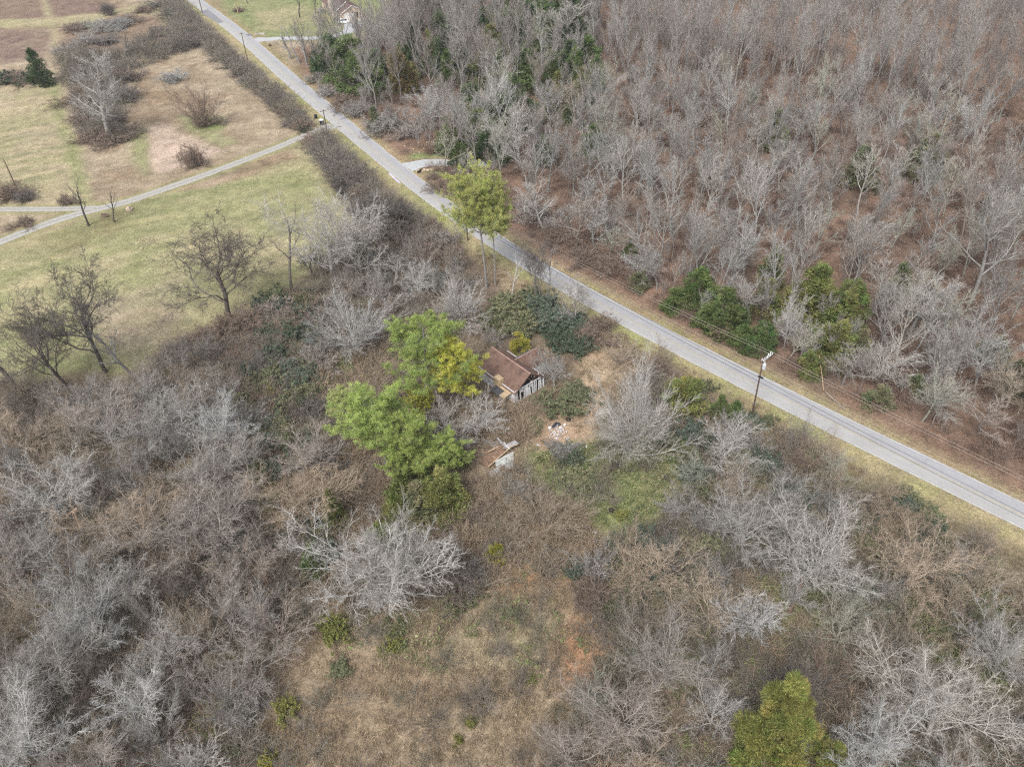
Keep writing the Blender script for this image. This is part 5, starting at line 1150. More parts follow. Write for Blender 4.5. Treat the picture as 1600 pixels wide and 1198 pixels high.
# patched lean-to on the long side: stub chimney of tan block, tar-paper strip, plywood strip, dark porch roof
MB().box(h0(4.1, -3.55, 2.2), (1.5, 1.1, 2.7), th).build('block_chimney', M_PLY, house)
roof_slab('tar_strip', [(0.9, -3.1, 2.62), (3.3, -3.1, 2.62), (3.3, -2.35, 3.3), (0.9, -2.35, 3.3)], M_TARPAPER, 0.06)
roof_slab('plywood_strip', [(0.6, -4.1, 2.06), (3.4, -4.1, 2.06), (3.4, -3.4, 2.24), (0.6, -3.4, 2.24)], M_PLY, 0.06)
roof_slab('porch_roof', [(2.0, -5.5, 1.75), (4.3, -5.5, 1.75), (4.3, -4.15, 2.03), (2.0, -4.15, 2.03)], M_TARPAPER, 0.06)
roof_slab('plywood_sheet', [(0.7, -5.4, 1.8), (1.95, -5.4, 1.8), (1.95, -4.15, 2.0), (0.7, -4.15, 2.0)], M_PLY, 0.05)
for a in (0.8, 4.2): MB().tube([h0(a, -5.3, 0), h0(a, -5.3, 1.74)], 0.06, 4).build('porch_post', M_ROTWOOD, house)
for k in range(9):
    a, b = rgn.uniform(-1.2, 0.6), rgn.uniform(-5.4, -3.9)
    MB().box(h0(a, b, 0.12 + rgn.uniform(0, .3)), (rgn.uniform(.5, 1.5), rgn.uniform(.1, .25), 0.05), rgn.uniform(0, 3)).build('fallen_board', rgn.choice([M_ROTWOOD, M_OLDWHITE, M_GREYTIN2]), house)

# ------------------------------------------------------------------ tan brick house beyond
fp1, fp2 = at(536.4, 32), at(566.4, 27)
u_ = (fp2 - fp1); FW = u_.length; u_.normalize(); v_ = Vector((-u_.y, u_.x, 0))
if v_.y < 0: v_ = -v_
f0 = frame_at((fp1.x, fp1.y), (u_.x, u_.y), (v_.x, v_.y)); frz = math.atan2(u_.y, u_.x)
fh = empty('brick_house'); tag(fh, 'low tan brick house with brown roof and white double garage door', 'house')
EH, PK, GD = 3.0, 3.0 + FW * 0.26, 9.0
mb = MB().prism([f0(0, 0, 0), f0(FW, 0, 0), f0(FW, GD, 0), f0(0, GD, 0)], [f0(0, 0, EH), f0(FW, 0, EH), f0(FW, GD, EH), f0(0, GD, EH)])
mb.add([f0(0, 0, EH), f0(FW, 0, EH), f0(FW / 2, 0, PK)], [(0, 1, 2)]); mb.build('garage_wall', M_TANBRICK, fh)
for s in (-1, 1):
    e = FW / 2 + s * (FW / 2 + 0.35)
    q = [f0(e, -0.4, EH - 0.15), f0(e, GD + 2, EH - 0.15), f0(FW / 2, GD + 2, PK + 0.06), f0(FW / 2, -0.4, PK + 0.06)]
    if (q[1] - q[0]).cross(q[2] - q[0]).z < 0: q = q[::-1]
    MB().slab(q, 0.16).build('roof_slope', M_SHINGLE2, fh)
    MB().tube([f0(e, -0.42, EH - 0.2), f0(FW / 2, -0.42, PK)], 0.13, 4).build('barge_board', M_WHITE, fh)
gd = MB().box(f0(FW * 0.36, -0.03, 1.15), (FW * 0.54, 0.1, 2.3), frz).build('garage_door', M_WHITE, fh)
for r_ in range(4):
    for c_ in range(6):
        mesh_obj('door_panel', MB().box(f0(FW * 0.09 + (c_ + 0.5) * FW * 0.09, -0.09, 0.3 + r_ * 0.57), (FW * 0.078, 0.03, 0.46), frz).mesh('door_panel', M_WHITE), gd)
MB().box(f0(FW * 0.73, -0.03, 1.2), (1.1, 0.12, 2.2), frz).build('dark_doorway', M_DARK, fh)
MB().box(f0(FW * 0.9, -0.04, 1.5), (0.7, 0.08, 1.0), frz).build('window', M_GLASS, fh)
# main wing
mw = [(-1.2, 4.5), (-1.2, 26), (FW, 26), (FW, 9.0)]
MB().prism([f0(a, b, 0) for a, b in mw][::-1], [f0(a, b, 2.95) for a, b in mw][::-1]).build('main_wall', M_TANBRICK, fh)
RX = FW * 0.42
for s in (-1, 1):
    e = -1.6 if s < 0 else FW + 0.6
    q = [f0(e, 4.2, 2.8), f0(e, 26.4, 2.8), f0(RX, 26.4, 5.9), f0(RX, 4.2, 5.9)]
    if (q[1] - q[0]).cross(q[2] - q[0]).z < 0: q = q[::-1]
    MB().slab(q, 0.18).build('roof_slope', M_SHINGLE2, fh)
MB().add([f0(-1.2, 4.4, 2.7), f0(FW, 4.4, 2.7), f0(RX, 4.4, 5.75)], [(0, 1, 2)]).build('gable_wall', M_TANBRICK, fh)
MB().tube([f0(-1.6, 4.1, 2.75), f0(RX, 4.1, 5.9)], 0.14, 4).build('barge_board', M_WHITE, fh)
MB().box(f0(-1.9, 9.5, 2.9), (1.3, 2.0, 5.8), frz).box(f0(-1.9, 9.5, 6.3), (0.9, 1.5, 1.1), frz).build('chimney', plain('pale_brick', (0.46, 0.40, 0.34), 0.2, 3.0), fh)
for b in (6.4, 14, 19): 
    w_ = MB().box(f0(-1.23, b, 1.6), (0.08, 1.3, 1.3), frz).build('window', M_GLASS, fh); MB().box(f0(-1.26, b, 0.9), (0.14, 1.5, 0.1), frz).build('sill', M_WHITE, w_)
MB().box(f0(FW * 0.5, -3.2, 0.02), (FW * 1.15, 6.2, 0.12), frz).build('concrete_apron', M_CONC, fh)
MB().tube([f0(-1.35, 4.4, 2.7), f0(-1.35, 26, 2.7)], 0.1, 4).build('gutter', M_WHITE, fh)
tb = empty('green_tank'); tag(tb, 'grey-green box unit standing by the wall of the tan brick house', 'utility box'); tb.location = f0(-4.2, 17, 0); tb.rotation_euler = (0, 0, frz)
MB().box((0, 0, 0.75), (2.2, 2.2, 1.5)).build('box', plain('grey_green_paint', (0.22, 0.26, 0.24), 0.15, 1.0), tb); MB().box((0, 0, 1.56), (2.3, 2.3, 0.12)).build('lid', M_GREYSTONE, tb)
for a in (1.2, 3.2):
    p = f0(-2.6 + a * 0.2, a, 0); plant('leafy', p.x, p.y, 1.3, 1.3, 'privet')

# white car on the drive
car = empty('parked_car'); tag(car, 'white hatchback parked beside the garage of the tan brick house', 'car')
cc_ = at(538, 36.5); car.location = (cc_.x, cc_.y, 0.0); car.rotation_euler = (0, 0, frz - R_(28)); car.scale = (1.12, 1.12, 1.12)
def loft(secs, name, mat, parent):
    mb = MB(); n = len(secs[0])
    for s in secs: mb.v += [tuple(p) for p in s]
    for k in range(len(secs) - 1): mb.f += [(k * n + i, k * n + (i + 1) % n, (k + 1) * n + (i + 1) % n, (k + 1) * n + i) for i in range(n)]
    mb.f += [tuple(reversed(range(n))), tuple(range((len(secs) - 1) * n, len(secs) * n))]
    return mb.build(name, mat, parent)
def csec(x, w, z0, z1): return [(x, -w, z0), (x, w, z0), (x, w * 1.02, z0 + (z1 - z0) * .6), (x, w * .93, z1), (x, -w * .93, z1), (x, -w * 1.02, z0 + (z1 - z0) * .6)]
loft([csec(-2.2, .75, .4, .8), csec(-2.1, .85, .3, .95), csec(-1.0, .9, .25, .98), csec(0.8, .9, .25, .98), csec(1.3, .88, .25, .93), csec(2.1, .8, .3, .75), csec(2.25, .65, .4, .65)], 'body', M_CARW, car)
loft([csec(-2.0, .72, .95, 1.0), csec(-1.55, .74, .95, 1.42), csec(-0.2, .74, .95, 1.5), csec(0.45, .72, .95, 1.4), csec(1.15, .72, .92, .95)], 'cabin_glass', M_GLASS, car)
MB().box((-0.55, 0, 1.5), (1.9, 1.34, 0.06)).build('roof', M_CARW, car)
for x in (-1.35, 1.4):
    for y in (-.82, .82):
        w_ = MB().tube([(x, y - .1, .33), (x, y + .1, .33)], .33, 14).build('wheel', M_RUBBER, car); MB().tube([(x, y - .115 if y < 0 else y + .095, .33), (x, y - .095 if y < 0 else y + .115, .33)], .19, 10).build('rim', M_STEEL, w_)
for y in (-.55, .55): MB().box((2.19, y, .62), (.06, .3, .12)).build('headlight', M_CERAMIC, car)

# ------------------------------------------------------------------ poles and wires
POLES = {}
def pole(key, bpx, H, label, wood=M_POLE, arm=True, armdir=None, extra=False, r=0.15):
    g = at(*bpx); i = int(np.argmin(((road_c - np.array([g.x, g.y])) ** 2).sum(1))); t = road_t[i]; n = road_n[i]
    ang = math.atan2(n[1], n[0]) if armdir is None else armdir
    root = empty('utility_pole', (g.x, g.y, 0), ang); tag(root, label, 'utility pole', 'utility poles')
    MB().tube([(0, 0, -0.5), (0, 0, H * 0.5), (0, 0, H)], [r * 1.25, r, r * 0.75], 10).build('shaft', wood, root)
    top = {}
    if extra:                                                   # two arms carried to the woods' side, white insulators, transformer, meter box
        for dy in (-0.13, 0.13):
            MB().box((1.15, dy, H - 0.35), (2.7, 0.09, 0.11)).build('cross_arm', M_STEEL, root)
        for x, z in ((2.45, 0), (1.75, 0), (-0.1, 0.0), (1.0, 0)):
            for dy in (-0.16, 0.16):
                if x == 1.0 and dy > 0: continue
                MB().tube([(x, dy, H - 0.3), (x, dy, H - 0.18), (x, dy, H - 0.08), (x, dy, H + 0.06)], [0.04, 0.085, 0.04, 0.065], 8).build('insulator', M_CERAMIC, root)
        MB().tube([(-0.1, -0.42, H - 1.75), (-0.1, -0.42, H - 1.7), (-0.1, -0.42, H - 0.85), (-0.1, -0.42, H - 0.75)], [0.26, 0.3, 0.3, 0.2], 14).build('transformer', M_STEEL, root)
        MB().tube([(-0.1, -0.42, H - 0.75), (-0.1, -0.42, H - 0.4)], [0.06, 0.09], 8).build('bushing', M_CERAMIC, root)
        MB().box((0.35, 0.12, 2.3), (0.4, 0.3, 0.65)).build('meter_box', M_STEEL, root)
        MB().tube([(0.17, 0.1, 0), (0.17, 0.1, 6.0)], 0.035, 6).build('conduit', M_STEEL, root)
        MB().box((-0.05, -0.2, H - 3.6), (0.25, 0.9, 0.18)).build('cable_splice', M_RUBBER, root)
        offs = [(2.45, -0.16, H + 0.06), (1.75, 0.16, H + 0.06), (-0.1, 0.0, H - 1.2), (0.17, 0, H - 2.2)]
    elif arm:
        MB().box((0, 0.12, H - 0.45), (2.2, 0.1, 0.12)).build('cross_arm', wood, root)
        for x in (-1.0, 0.25, 1.0): MB().tube([(x, 0.12, H - 0.39), (x, 0.12, H - 0.2)], 0.06, 7).build('insulator', M_CERAMIC, root)
        offs = [(1.0, 0.12, H - 0.2), (0.25, 0.12, H - 0.2), (-1.0, 0.12, H - 0.2), (0.15, 0, H - 1.6)]
    else: offs = [(0, 0, H), (0.1, 0, H - 0.5), (0.1, 0, H - 1.0), (0.12, 0, H - 1.5)]
    M = Matrix.Translation((g.x, g.y, 0)) @ Matrix.Rotation(ang, 4, 'Z')
    POLES[key] = dict(root=root, off=[M @ Vector(o) for o in offs], low=[M @ Vector((-0.15, 0, H * 0.62)), M @ Vector((0.2, 0, H * 0.66))])
pole('near', (1175, 648), 12.0, 'tall dark utility pole carrying a silver transformer beside the road', extra=True, r=0.13)
pole('pine', (731, 376), 8.6, 'short dark utility pole half hidden by the golden green pine')
pole('lane', (514, 222), 9.6, 'dark utility pole with a small crossarm at the mouth of the gravel lane')
pole('far', (388, 99), 10.8, 'dark utility pole rising from the hedgerow opposite the brick house driveway')
pole('end', (316, 19), 10.5, 'farthest dark utility pole on the road verge')
pole('field', (30, 303), 9.8, 'leaning dark utility pole standing in bushes by the mown field', arm=False)
pole('lawn', (372.5, 23), 8.5, 'pale wooden pole with a guy wire on the green lawn', M_PALEPOLE, arm=False, r=0.17)
def wire(a, b, sag, name, label, mat, group, r=0.022):
    pts = [a.lerp(b, k / 20) - Vector((0, 0, sag * 4 * (k / 20) * (1 - k / 20))) for k in range(21)]
    o = MB().tube(pts, r, 4).build(name, mat); tag(o, label, 'wire', group); return o
fwd = Vector((road_t[70][0], road_t[70][1], 0)); 
nt_ = road_t[-20] if np.dot(road_t[-20], [1, -1]) > 0 else -road_t[-20]
nxt = [p + Vector((nt_[0], nt_[1], 0)) * 75 for p in POLES['near']['off']]
nxl = [p + Vector((nt_[0], nt_[1], 0)) * 75 for p in POLES['near']['low']]
names4 = ['outer bare wire', 'inner bare wire', 'middle bare wire', 'lowest bare wire']
for k in range(4):
    wire(POLES['pine']['off'][k], POLES['near']['off'][k], 0.8, 'power_line', f'{names4[k]} strung from the transformer pole back to the short pole by the pine', M_WIRE, 'power lines')
    wire(POLES['near']['off'][k], nxt[k], 0.8, 'power_line', f'{names4[k]} running from the transformer pole down the road away from the pine', M_WIRE, 'power lines')
    wire(POLES['lane']['off'][k], POLES['pine']['off'][k], 0.8, 'power_line', f'{names4[k]} strung between the lane mouth pole and the short pole by the pine', M_WIRE, 'power lines', 0.014)
for k in range(2):
    w2 = ('upper', 'lower')[k]
    wire(POLES['pine']['low'][k], POLES['near']['low'][k], 0.5, 'black_cable', f'{w2} black cable crossing above the road up to the transformer pole', M_CABLE, 'black cables', 0.04)
    wire(POLES['near']['low'][k], nxl[k], 0.5, 'black_cable', f'{w2} black cable leaving the transformer pole along the road', M_CABLE, 'black cables', 0.035)

# ------------------------------------------------------------------ small things
def wheelie(px_, label, lidmat, s=1.0, open_=0.0):
    g = at(*px_); r = empty('wheeled_bin', (g.x, g.y, 0), rgn.uniform(0, 3)); tag(r, label, 'bin', 'wheeled bins'); r.scale = (s,) * 3
    MB().prism([Vector(p) for p in ((-.24, -.28, .12), (.24, -.28, .12), (.24, .28, .12), (-.24, .28, .12))], [Vector(p) for p in ((-.32, -.38, 1.05), (.32, -.38, 1.05), (.32, .38, 1.05), (-.32, .38, 1.05))]).build('body', M_TRASHB, r)
    MB().prism([Vector(p) for p in ((-.36, -.43, 1.055), (.36, -.43, 1.055), (.36, .43, 1.055), (-.36, .43, 1.055))], [Vector(p) for p in ((-.3, -.36, 1.16), (.3, -.36, 1.16), (.3, .36, 1.16), (-.3, .36, 1.16))]).build('lid', lidmat, r)
    MB().tube([(-.3, .47, .95), (.3, .47, .95)], .03, 6).build('handle', M_TRASHB, r)
    for x in (-.3, .3): MB().tube([(x - .04, .33, .13), (x + .04, .33, .13)], .13, 10).build('wheel', M_RUBBER, r)
wheelie((503.5, 195.5), 'dark wheeled bin with a white lid at the mouth of the gravel lane', M_WHITE, 1.5)
wheelie((494, 185.5), 'smaller all black wheeled bin on the grass verge by the lane mouth', M_TRASHB, 1.1)

def tyre(px_, label, tilt=0.0, R=0.36):
    g = at(*px_); r = empty('tyre', (g.x, g.y, 0.14)); r.rotation_euler = (tilt, rgn.uniform(-.2, .2), rgn.uniform(0, 3)); tag(r, label, 'tyre', 'dumped tyres')
    mb = MB(); n, m_ = 18, 8
    for i in range(n):
        a = i * 2 * math.pi / n
        for j in range(m_):
            q = j * 2 * math.pi / m_; rr = R + 0.12 * math.cos(q) * 0.9
            mb.v.append((rr * math.cos(a), rr * math.sin(a), 0.12 * math.sin(q)))
    mb.f = [(i * m_ + j, i * m_ + (j + 1) % m_, ((i + 1) % n) * m_ + (j + 1) % m_, ((i + 1) % n) * m_ + j) for i in range(n) for j in range(m_)]
    mb.build('tread', M_RUBBER, r)
tyre((888, 656), 'black tyre lying alone above the white rubbish'); tyre((840, 672), 'black tyre at the straw edge west of the white rubbish', 0.3); tyre((870, 664), 'black tyre leaning in the dark bags beside the white rubbish', 0.5)
tyre((955, 797), 'black tyre heaped with others in the green clearing', 0.4); tyre((961, 796), 'second black tyre of the heap in the green clearing, lying flat', 0.1); tyre((957, 778), 'grey-black tyre just above the tyre heap in the green clearing', 0.9)
tyre((925, 728), 'black tyre half hidden in weeds beside a dark stick', 0.8)
def blob(name, px_, s, mat, label, cat, group=None, z=0.0, seed=0, sub=2):
    import bmesh
    g = at(*px_); bm = bmesh.new(); bmesh.ops.create_icosphere(bm, subdivisions=sub, radius=1.0); r = random.Random(seed)
    ph = [r.uniform(0, 6) for _ in range(6)]
    for v in bm.verts:
        k = 1 + 0.16 * math.sin(3 * v.co.x + ph[0]) + 0.16 * math.sin(4 * v.co.y + ph[1]) + 0.12 * math.sin(5 * v.co.z + 3 * v.co.x + ph[2]) + r.uniform(-.08, .08)
        v.co = Vector((v.co.x * s[0], v.co.y * s[1], max(v.co.z * s[2], -0.2 * s[2]))) * k
    me = bpy.data.meshes.new(name); bm.to_mesh(me); bm.free(); me.materials.append(mat)
    o = mesh_obj(name, me); o.location = (g.x, g.y, z + 0.15 * s[2]); o.rotation_euler = (0, 0, r.uniform(0, 6)); return tag(o, label, cat, group)
blob('rubbish_bag', (866, 666), (.45, .35, .3), M_TRASHB, 'dark rubbish bag slumped among the white rubbish', 'bag', 'dark bags', seed=1)
blob('rubbish_bag', (873, 663), (.4, .3, .3), M_TRASHB, 'second dark bag next to the leaning tyre', 'bag', 'dark bags', seed=2)
# scattered white rubbish
mb = MB()
for k in range(110):
    px_, py_ = rgn.gauss(872, 8), rgn.gauss(676, 6)
    g = at(px_, py_); s = rgn.uniform(0.05, 0.18)
    mb.box((g.x, g.y, 0.1 + s * 0.3), (s * rgn.uniform(.6, 1.8), s, s * 0.4), m=Matrix.Rotation(rgn.uniform(0, 3), 3, 'Z') @ Matrix.Rotation(rgn.uniform(-.8, .8), 3, 'X'))
o = mb.build('rubbish', M_TRASHW); tag(o, 'scattered white and pale rubbish strewn over bare soil', 'rubbish', kind='stuff')
for k, (px_, py_) in enumerate([(859, 669), (882, 665), (877, 669), (841, 696), (887, 686), (916, 699), (930, 833)]):
    g = at(px_, py_); o = MB().box((0, 0, 0.14), (0.5, 0.34, 0.12), m=Matrix.Rotation(k, 3, 'Z') @ Matrix.Rotation(0.3, 3, 'X')).build('white_scrap', M_TRASHW); o.location = (g.x, g.y, 0.05)
    tag(o, ['white scrap by the dark bags', 'white scrap beside the leaning tyre at its upper side', 'white scrap below the leaning tyre in the rubbish', 'white scrap lying alone by the collapsed shed', 'white scrap at the lower edge of the rubbish', 'pale scrap at the foot of the silvery tree', 'pale scrap in the brush below the tyre heap'][k], 'scrap', 'white scraps')
blob('boulder', (943, 646), (1.2, .8, .9), M_GREYSTONE, 'grey boulder heaped with brush beside the silvery tree', 'boulder', 'grey boulders', seed=5); blob('boulder', (935, 651), (.6, .5, .5), M_GREYSTONE, 'small grey boulder against the brush heap by the clearing', 'boulder', 'grey boulders', seed=6)

# stone edging of the gravel driveway
for k in range(18):
    t = k / 17; px_, py_ = 653 + 42 * t, 267.5 - 5.5 * t + (1.2 if k % 3 == 0 else 0)
    o = blob('edging_stone', (px_, py_), (.62, .5, .42), M_STONE, f'{ORD[k] if k < 16 else ["seventeenth", "last"][k - 16]} tan stone from the road in the row edging the gravel driveway', 'stone', 'stones edging the gravel driveway', seed=20 + k, sub=1)
for k in range(16):
    px_, py_ = rgn.uniform(632, 690), rgn.uniform(222, 242); blob('loose_stone', (px_, py_), (rgn.uniform(.25, .5),) * 2 + (.3,), M_STONE, 'tan stone lying on the cut bank above the gravel driveway', 'stone', 'stones on the cut bank', seed=60 + k, sub=1)
g = at(658, 268); c = MB().tube([(g.x - .8, g.y - .9, .1), (g.x + .2, g.y + .6, .1)], .42, 12).build('culvert_pipe', M_DARK); tag(c, 'dark culvert pipe opening under the gravel driveway stones', 'pipe')
def headwall(pts, label):
    q = [at(*p) for p in pts]; mb = MB()
    for a, b in zip(q[:-1], q[1:]):
        d = (b - a); mb.box(((a + b) / 2) + Vector((0, 0, 0.3)), (d.length + 0.1, 0.45, 0.8), math.atan2(d.y, d.x))
    tag(mb.build('headwall', M_CONC), label, 'headwall', 'driveway headwalls')
headwall([(398, 56), (406, 54.3), (414, 54.6)], 'pale concrete headwall on the uphill side of the brick house driveway')
headwall([(417, 68), (428, 66.2), (438, 64.5)], 'pale stepped concrete headwall on the near side of the brick house driveway')
g = at(422, 71); blob('dark_drum', (422, 72), (.9, .6, .7), M_ROTWOOD, 'dark drum end of the culvert below the stepped headwall', 'drum', seed=9)
# pale sheet lying along the road edge
q = [at(606.5, 271.5), at(609.5, 270.8), at(626, 286.2), at(623, 287)]
o = MB().slab([p + Vector((0, 0, .10)) for p in (q if (q[1] - q[0]).cross(q[2] - q[0]).z > 0 else q[::-1])], 0.08).build('plastic_sheet', M_BANNER); tag(o, 'long pale lilac plastic strip lying along the road edge', 'plastic strip')
# logs, snags, stump
def log(pa, pb, za, zb, r0, r1, mat, label, name='fallen_log', group=None, branches=0):
    a, b = at(*pa, za), at(*pb, zb); root = empty(name, (a.x, a.y, 0)); tag(root, label, 'log', group)
    d = b - a; n = 7; P_ = [Vector((0, 0, za)) + d * (k / n) + Vector((rgn.uniform(-.05, .05), rgn.uniform(-.05, .05), 0)) * (0 < k < n) for k in range(n + 1)]
    MB().tube(P_, [r0 + (r1 - r0) * k / n for k in range(n + 1)], 8).build('stem', mat, root)
    for k in range(branches):
        p = P_[rgn.randint(3, n)]; e = p + Vector((rgn.uniform(-1.6, 1.6), rgn.uniform(-1.6, 1.6), rgn.uniform(0.1, 1.0)))
        MB().tube([p, (p + e) / 2 + Vector((0, 0, .15)), e], [r1 * .7, r1 * .45, r1 * .2], 5).build('branch', mat, root)
log((1500, 840), (1548, 862), .5, .3, .14, .22, M_SANDLOG, 'bleached fallen log on the bank near the road bend', branches=5)
log((131, 838), (116, 800), .2, 5.0, .2, .17, M_SNAG, 'broken snag of bare tan wood standing in the dark woods', 'broken_snag'); log((104, 806), (121, 793), 4.6, 5.4, .12, .16, M_SNAG, 'splintered top of tan wood hung across the broken snag', 'broken_snag')
log((1290, 612), (1320, 640), .4, .1, .08, .05, M_GREYSTONE, 'grey dead branch fallen from the woods onto the road verge', branches=8)
log((908, 722), (940, 717), .3, .3, .06, .05, M_ROTWOOD, 'dark stick lying in weeds below the rubbish'); log((1280, 555), (1287, 610), 3.0, .2, .07, .09, M_SNAG, 'broken thin trunk hanging over the road verge'); log((1255, 905), (1232, 960), 4.0, .1, .26, .32, M_ROTWOOD, 'dark leaning trunk below the brilliant white tree')
blob('tree_stump', (203, 328), (.9, .8, .8), M_SANDLOG, 'pale cut stump beside the gravel lane fork', 'stump', seed=31); blob('brush_pile', (165, 338), (1.2, .8, .6), M_ROTWOOD, 'small dark brush pile beside the slim dark tree', 'brush pile', seed=32)
g = at(1253, 591); plant('leafy', g.x, g.y, 0.8, 0.9, 'bronze', label='small orange-leaved sapling at the foot of the olive cedars')

# collapsed shed: rusty floor, leaning tin panels, bent frame
def quad_slab(name, pts, th_, mat, parent):
    q = [at(x, y, z) for x, y, z in pts]
    if (q[1] - q[0]).cross(q[2] - q[0]).z < 0: q = q[::-1]
    return MB().slab(q, th_).build(name, mat, parent)
shed = empty('collapsed_shed'); tag(shed, 'collapsed tin shed with a rust-covered floor and leaning grey panels', 'shed')
quad_slab('rusty_floor', [(757, 707, .5), (786, 694, .5), (795, 701, .5), (763, 729, .5), (750, 722, .5)], 0.12, M_RUSTF, shed)
quad_slab('grey_roof_sheet', [(790, 695, .95), (804, 687, 1.1), (811, 692.5, 1.1), (795, 701, .9)], 0.06, M_GREYTIN2, shed)
quad_slab('pale_wall_sheet', [(773, 720, .75), (802, 705, .95), (803, 719, .3), (791, 725, .2), (776, 730, .2)], 0.05, M_GREYTIN, shed)
quad_slab('pale_wall_sheet', [(789, 724, .3), (802, 718, .3), (802, 733, .05), (790, 734, .05)], 0.05, M_GREYTIN, shed)
quad_slab('pale_wall_sheet', [(762, 740, .4), (780, 729, .4), (784, 735, .05), (768, 746, .05)], 0.05, M_GREYTIN, shed)
quad_slab('mossy_sheet', [(755, 752, .4), (784, 738, .4), (785, 744, .1), (760, 760, .1)], 0.06, plain('mossy_tin', (0.27, 0.27, 0.22), 0.3, 1.0), shed)
for a, b, r, m_ in [((762, 706, .7), (780, 697, .8), .07, M_PINE_B), ((763, 729, .7), (796, 700, 1.0), .08, M_PINE_B), ((765, 737, .55), (800, 719.5, .5), .05, M_STEEL), ((790, 712, 1.0), (790, 730, .1), .05, M_STEEL), ((777, 684, 1.6), (793, 700, 1.0), .12, M_GREYTIN2), ((780, 690, 1.0), (795, 702, 1.0), .06, M_GREYTIN2), ((793, 699, 1.0), (809, 694, 1.2), .06, M_PINE_B), ((756, 753, .45), (786, 735, .45), .05, M_SNAG), ((771, 713, .6), (774, 716, .6), .06, M_PINE_B), ((787, 690, 1.5), (796, 702, .9), .05, M_WHITE)]:
    MB().tube([at(*a), at(*b)], r, 5).build('frame_beam', m_, shed)
for k in range(16):
    px_, py_ = rgn.uniform(756, 800), rgn.uniform(698, 740); p = at(px_, py_, 0.6 if py_ < 725 - 0.6 * (px_ - 770) else 0.3)
    MB().box(p, (rgn.uniform(.4, 1.7), rgn.uniform(.08, .35), .05), m=Matrix.Rotation(rgn.uniform(0, 3), 3, 'Z') @ Matrix.Rotation(rgn.uniform(-.2, .2), 3, 'X')).build('broken_board', rgn.choice([M_ROTWOOD, M_SNAG, M_RUSTF, M_GREYTIN2, M_ROTWOOD]), shed)
o = blob('plastic_drum', (757, 710), (.3, .3, .35), plain('pale_green_plastic', (0.4, 0.5, 0.48), 0.1, 1.0), 'small pale green drum at the corner of the rusty shed floor', 'drum', seed=40)

# grey wreck under the branches
M_WRECK = plain('wreck_roof', (0.17, 0.165, 0.175), 0.4, 1.6)
wr = empty('grey_wreck'); tag(wr, 'grey sagging roof of a wreck smothered by bare branches', 'wreck')
quad_slab('roof_sheet', [(1131, 752, 1.7), (1148, 741, 2.2), (1160, 749, 2.1), (1166, 761, 1.5), (1150, 770, 1.3), (1136, 765, 1.4)], 0.1, M_WRECK, wr)
quad_slab('roof_sheet', [(1157, 739, 2.2), (1170, 741, 1.9), (1174, 751, 1.6), (1164, 750, 2.1)], 0.1, plain('dull_grey_sheet', (0.14, 0.14, 0.15), 0.25, 1.0), wr)
quad_slab('side_panel', [(1136, 765, 1.35), (1150, 770, 1.25), (1150, 780, .1), (1135, 777, .1)], 0.08, M_DARK, wr)
quad_slab('hood', [(1136, 735, 1.9), (1150, 733, 1.9), (1154, 739, 2.1), (1140, 742, 2.0)], 0.1, M_WRECK, wr)
for a, b in [((1131, 752, 1.7), (1166, 761, 1.5)), ((1150, 738, 2.3), (1168, 762, 1.6)), ((1140, 743, 2.2), (1158, 752, 2.2))]: MB().tube([at(*a), at(*b)], .06, 5).build('frame_bar', M_RUSTF, wr)

# ------------------------------------------------------------------ labels: what each plant looks like and what it stands beside
MARKS = [('the abandoned house', 800, 590), ('the collapsed shed', 778, 722), ('the white rubbish', 872, 674), ('the transformer pole', 1178, 640), ('the golden green roadside pine', 762, 445), ('the lane mouth pole', 512, 220),
         ('the gravel lane fork', 140, 330), ('the gravel driveway', 690, 260), ('the tan brick house', 545, 30), ('the bare pink patch', 285, 235), ('the white-stemmed field tree', 170, 215), ('the great white tree', 577, 940),
         ('the brilliant white tree', 1245, 930), ('the silvery clearing tree', 985, 715), ('the large golden cedar', 1200, 1190), ('the grey wreck', 1150, 765), ('the broken snag', 130, 836), ('the tan grass clearing', 700, 1060),
         ('the mossy bank', 1450, 960), ('the big crooked field tree', 358, 497), ('the dark twin-stemmed tree', 166, 582), ('the reddish soil', 905, 1030), ('the bleached log', 1520, 850), ('the olive cedar pair', 1300, 520), ('the bright cedar by the road', 1131, 520),
         ('the bronze cedar', 626, 150), ('the dark roadside cedars', 545, 140), ('the tyre heap', 957, 795), ('the pinkish fan tree', 548, 560), ('the hedgerow pole', 388, 98), ('the leaning giant of the woods', 1515, 482), ('the mossy cedar on the slope', 1450, 300), ('the lone olive cedar uphill', 1210, 250),
         ('the woods track', 985, 115), ('the dark cedar cluster', 830, 70), ('the forked white tree', 790, 255), ('the fallen verge branch', 1300, 620), ('the lone field cedar', 68, 130), ('the shaded privet patch', 440, 560), ('the blue-green thicket', 870, 520), ('the southwest corner clump', 60, 1100), ('the southeast bramble hollow', 1400, 1120), ('the bracken slope', 1560, 560), ('the upper woods edge', 1000, 20), ('the high ridge trees', 1400, 60)]
MPOS = np.array([at(x, y)[:2] for _, x, y in MARKS])
bins = {}
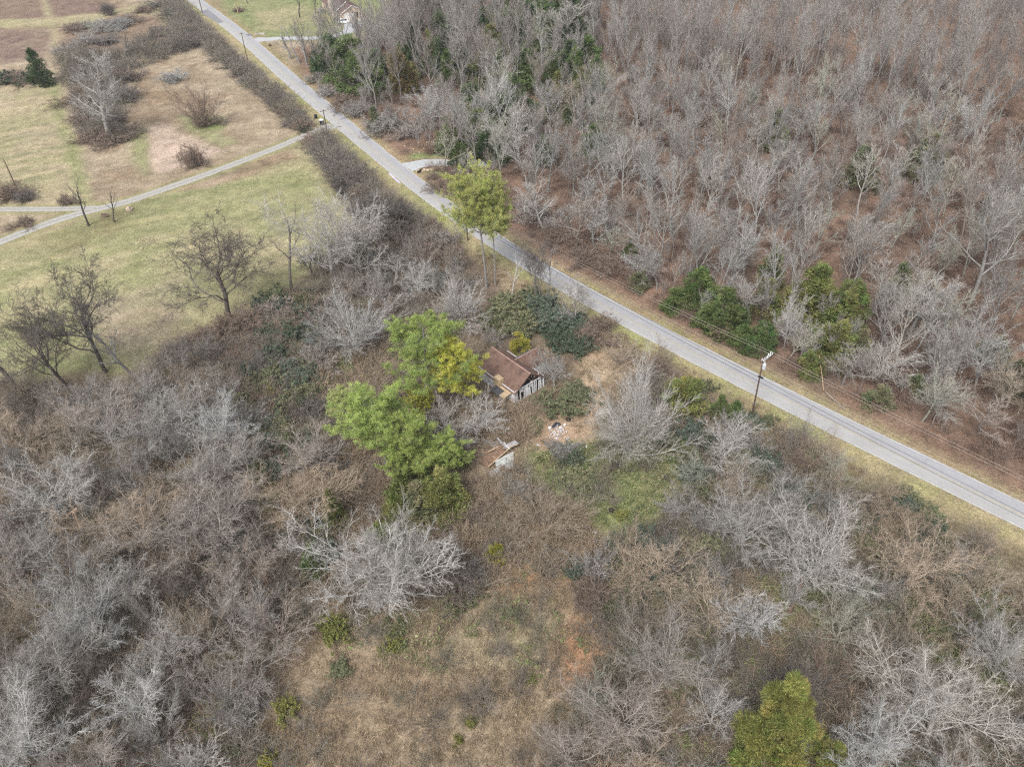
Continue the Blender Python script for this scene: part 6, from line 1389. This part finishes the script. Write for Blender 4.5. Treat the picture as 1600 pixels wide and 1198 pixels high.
for q in PLANTS:
    if q['label']: continue
    dd = np.hypot(MPOS[:, 0] - q['x'], MPOS[:, 1] - q['y']); k = int(dd.argmin()); q['mark'] = k; q['d'] = dd[k]
    big = {'woodland_tree': (12, 16.5), 'spreading_tree': (6.5, 11), 'bushy_tree': (5, 8), 'bare_shrub': (2.6, 4), 'evergreen_shrub': (1.9, 3), 'cedar_tree': (6.5, 10), 'pine_tree': (10, 15)}.get(q['name'], (5, 9))
    q['size'] = 'small' if q['H'] < big[0] else ('tall' if q['H'] > big[1] else 'mid-sized')
    if q['name'] in ('bare_shrub', 'evergreen_shrub', 'round_evergreen') and q['size'] != 'small': q['size'] = 'big' if q['size'] == 'tall' else 'mid-sized'
    bins.setdefault((q['size'], q['tint'], q['word'], k), []).append(q)
for (size, tint, word, k), qs in bins.items():
    qs.sort(key=lambda q: q['d'])
    for i, q in enumerate(qs):
        where = f"beside {MARKS[k][0]}" if q['d'] < 6 else (f"near {MARKS[k][0]}" if q['d'] < 16 else f"out beyond {MARKS[k][0]}")
        q['label'] = f"{size} {WORD[tint]} {word} {where}" if len(qs) == 1 else f"{size} {WORD[tint]} {word}, {ORD[min(i, 15)]} out from {MARKS[k][0]}"
for q in PLANTS:
    q['root']['label'] = q['label']; g_ = GROUPS.get(q['name'])
    if g_: q['root']['group'] = g_
print('plants', len(PLANTS), {n: sum(q['name'] == n for q in PLANTS) for n in set(q['name'] for q in PLANTS)}, 'rest', len(rest), 'brush', len(bp_), 'straw', len(sp_), 'weeds', len(gp_))

# ------------------------------------------------------------------ haze: thin even air round the whole place
hz = bpy.data.meshes.new('haze')
_b = MB().box((0, 0, 0), (2, 2, 2)); hz.from_pydata([tuple(v) for v in _b.v], [], _b.f); hz.update()
M_HAZE = bpy.data.materials.new('haze_air'); M_HAZE.use_nodes = True; hn = M_HAZE.node_tree; hn.nodes.clear()
ho = hn.nodes.new('ShaderNodeOutputMaterial'); hp = hn.nodes.new('ShaderNodeVolumePrincipled')
hp.inputs['Color'].default_value = (0.93, 0.96, 1.0, 1); hp.inputs['Density'].default_value = HAZE
hn.links.new(hp.outputs[0], ho.inputs['Volume']); hz.materials.append(M_HAZE)
haze = mesh_obj('haze', hz); haze['kind'] = 'stuff'; haze.location = (0, 200, 46.5); haze.scale = (4200, 4300, 49.5)
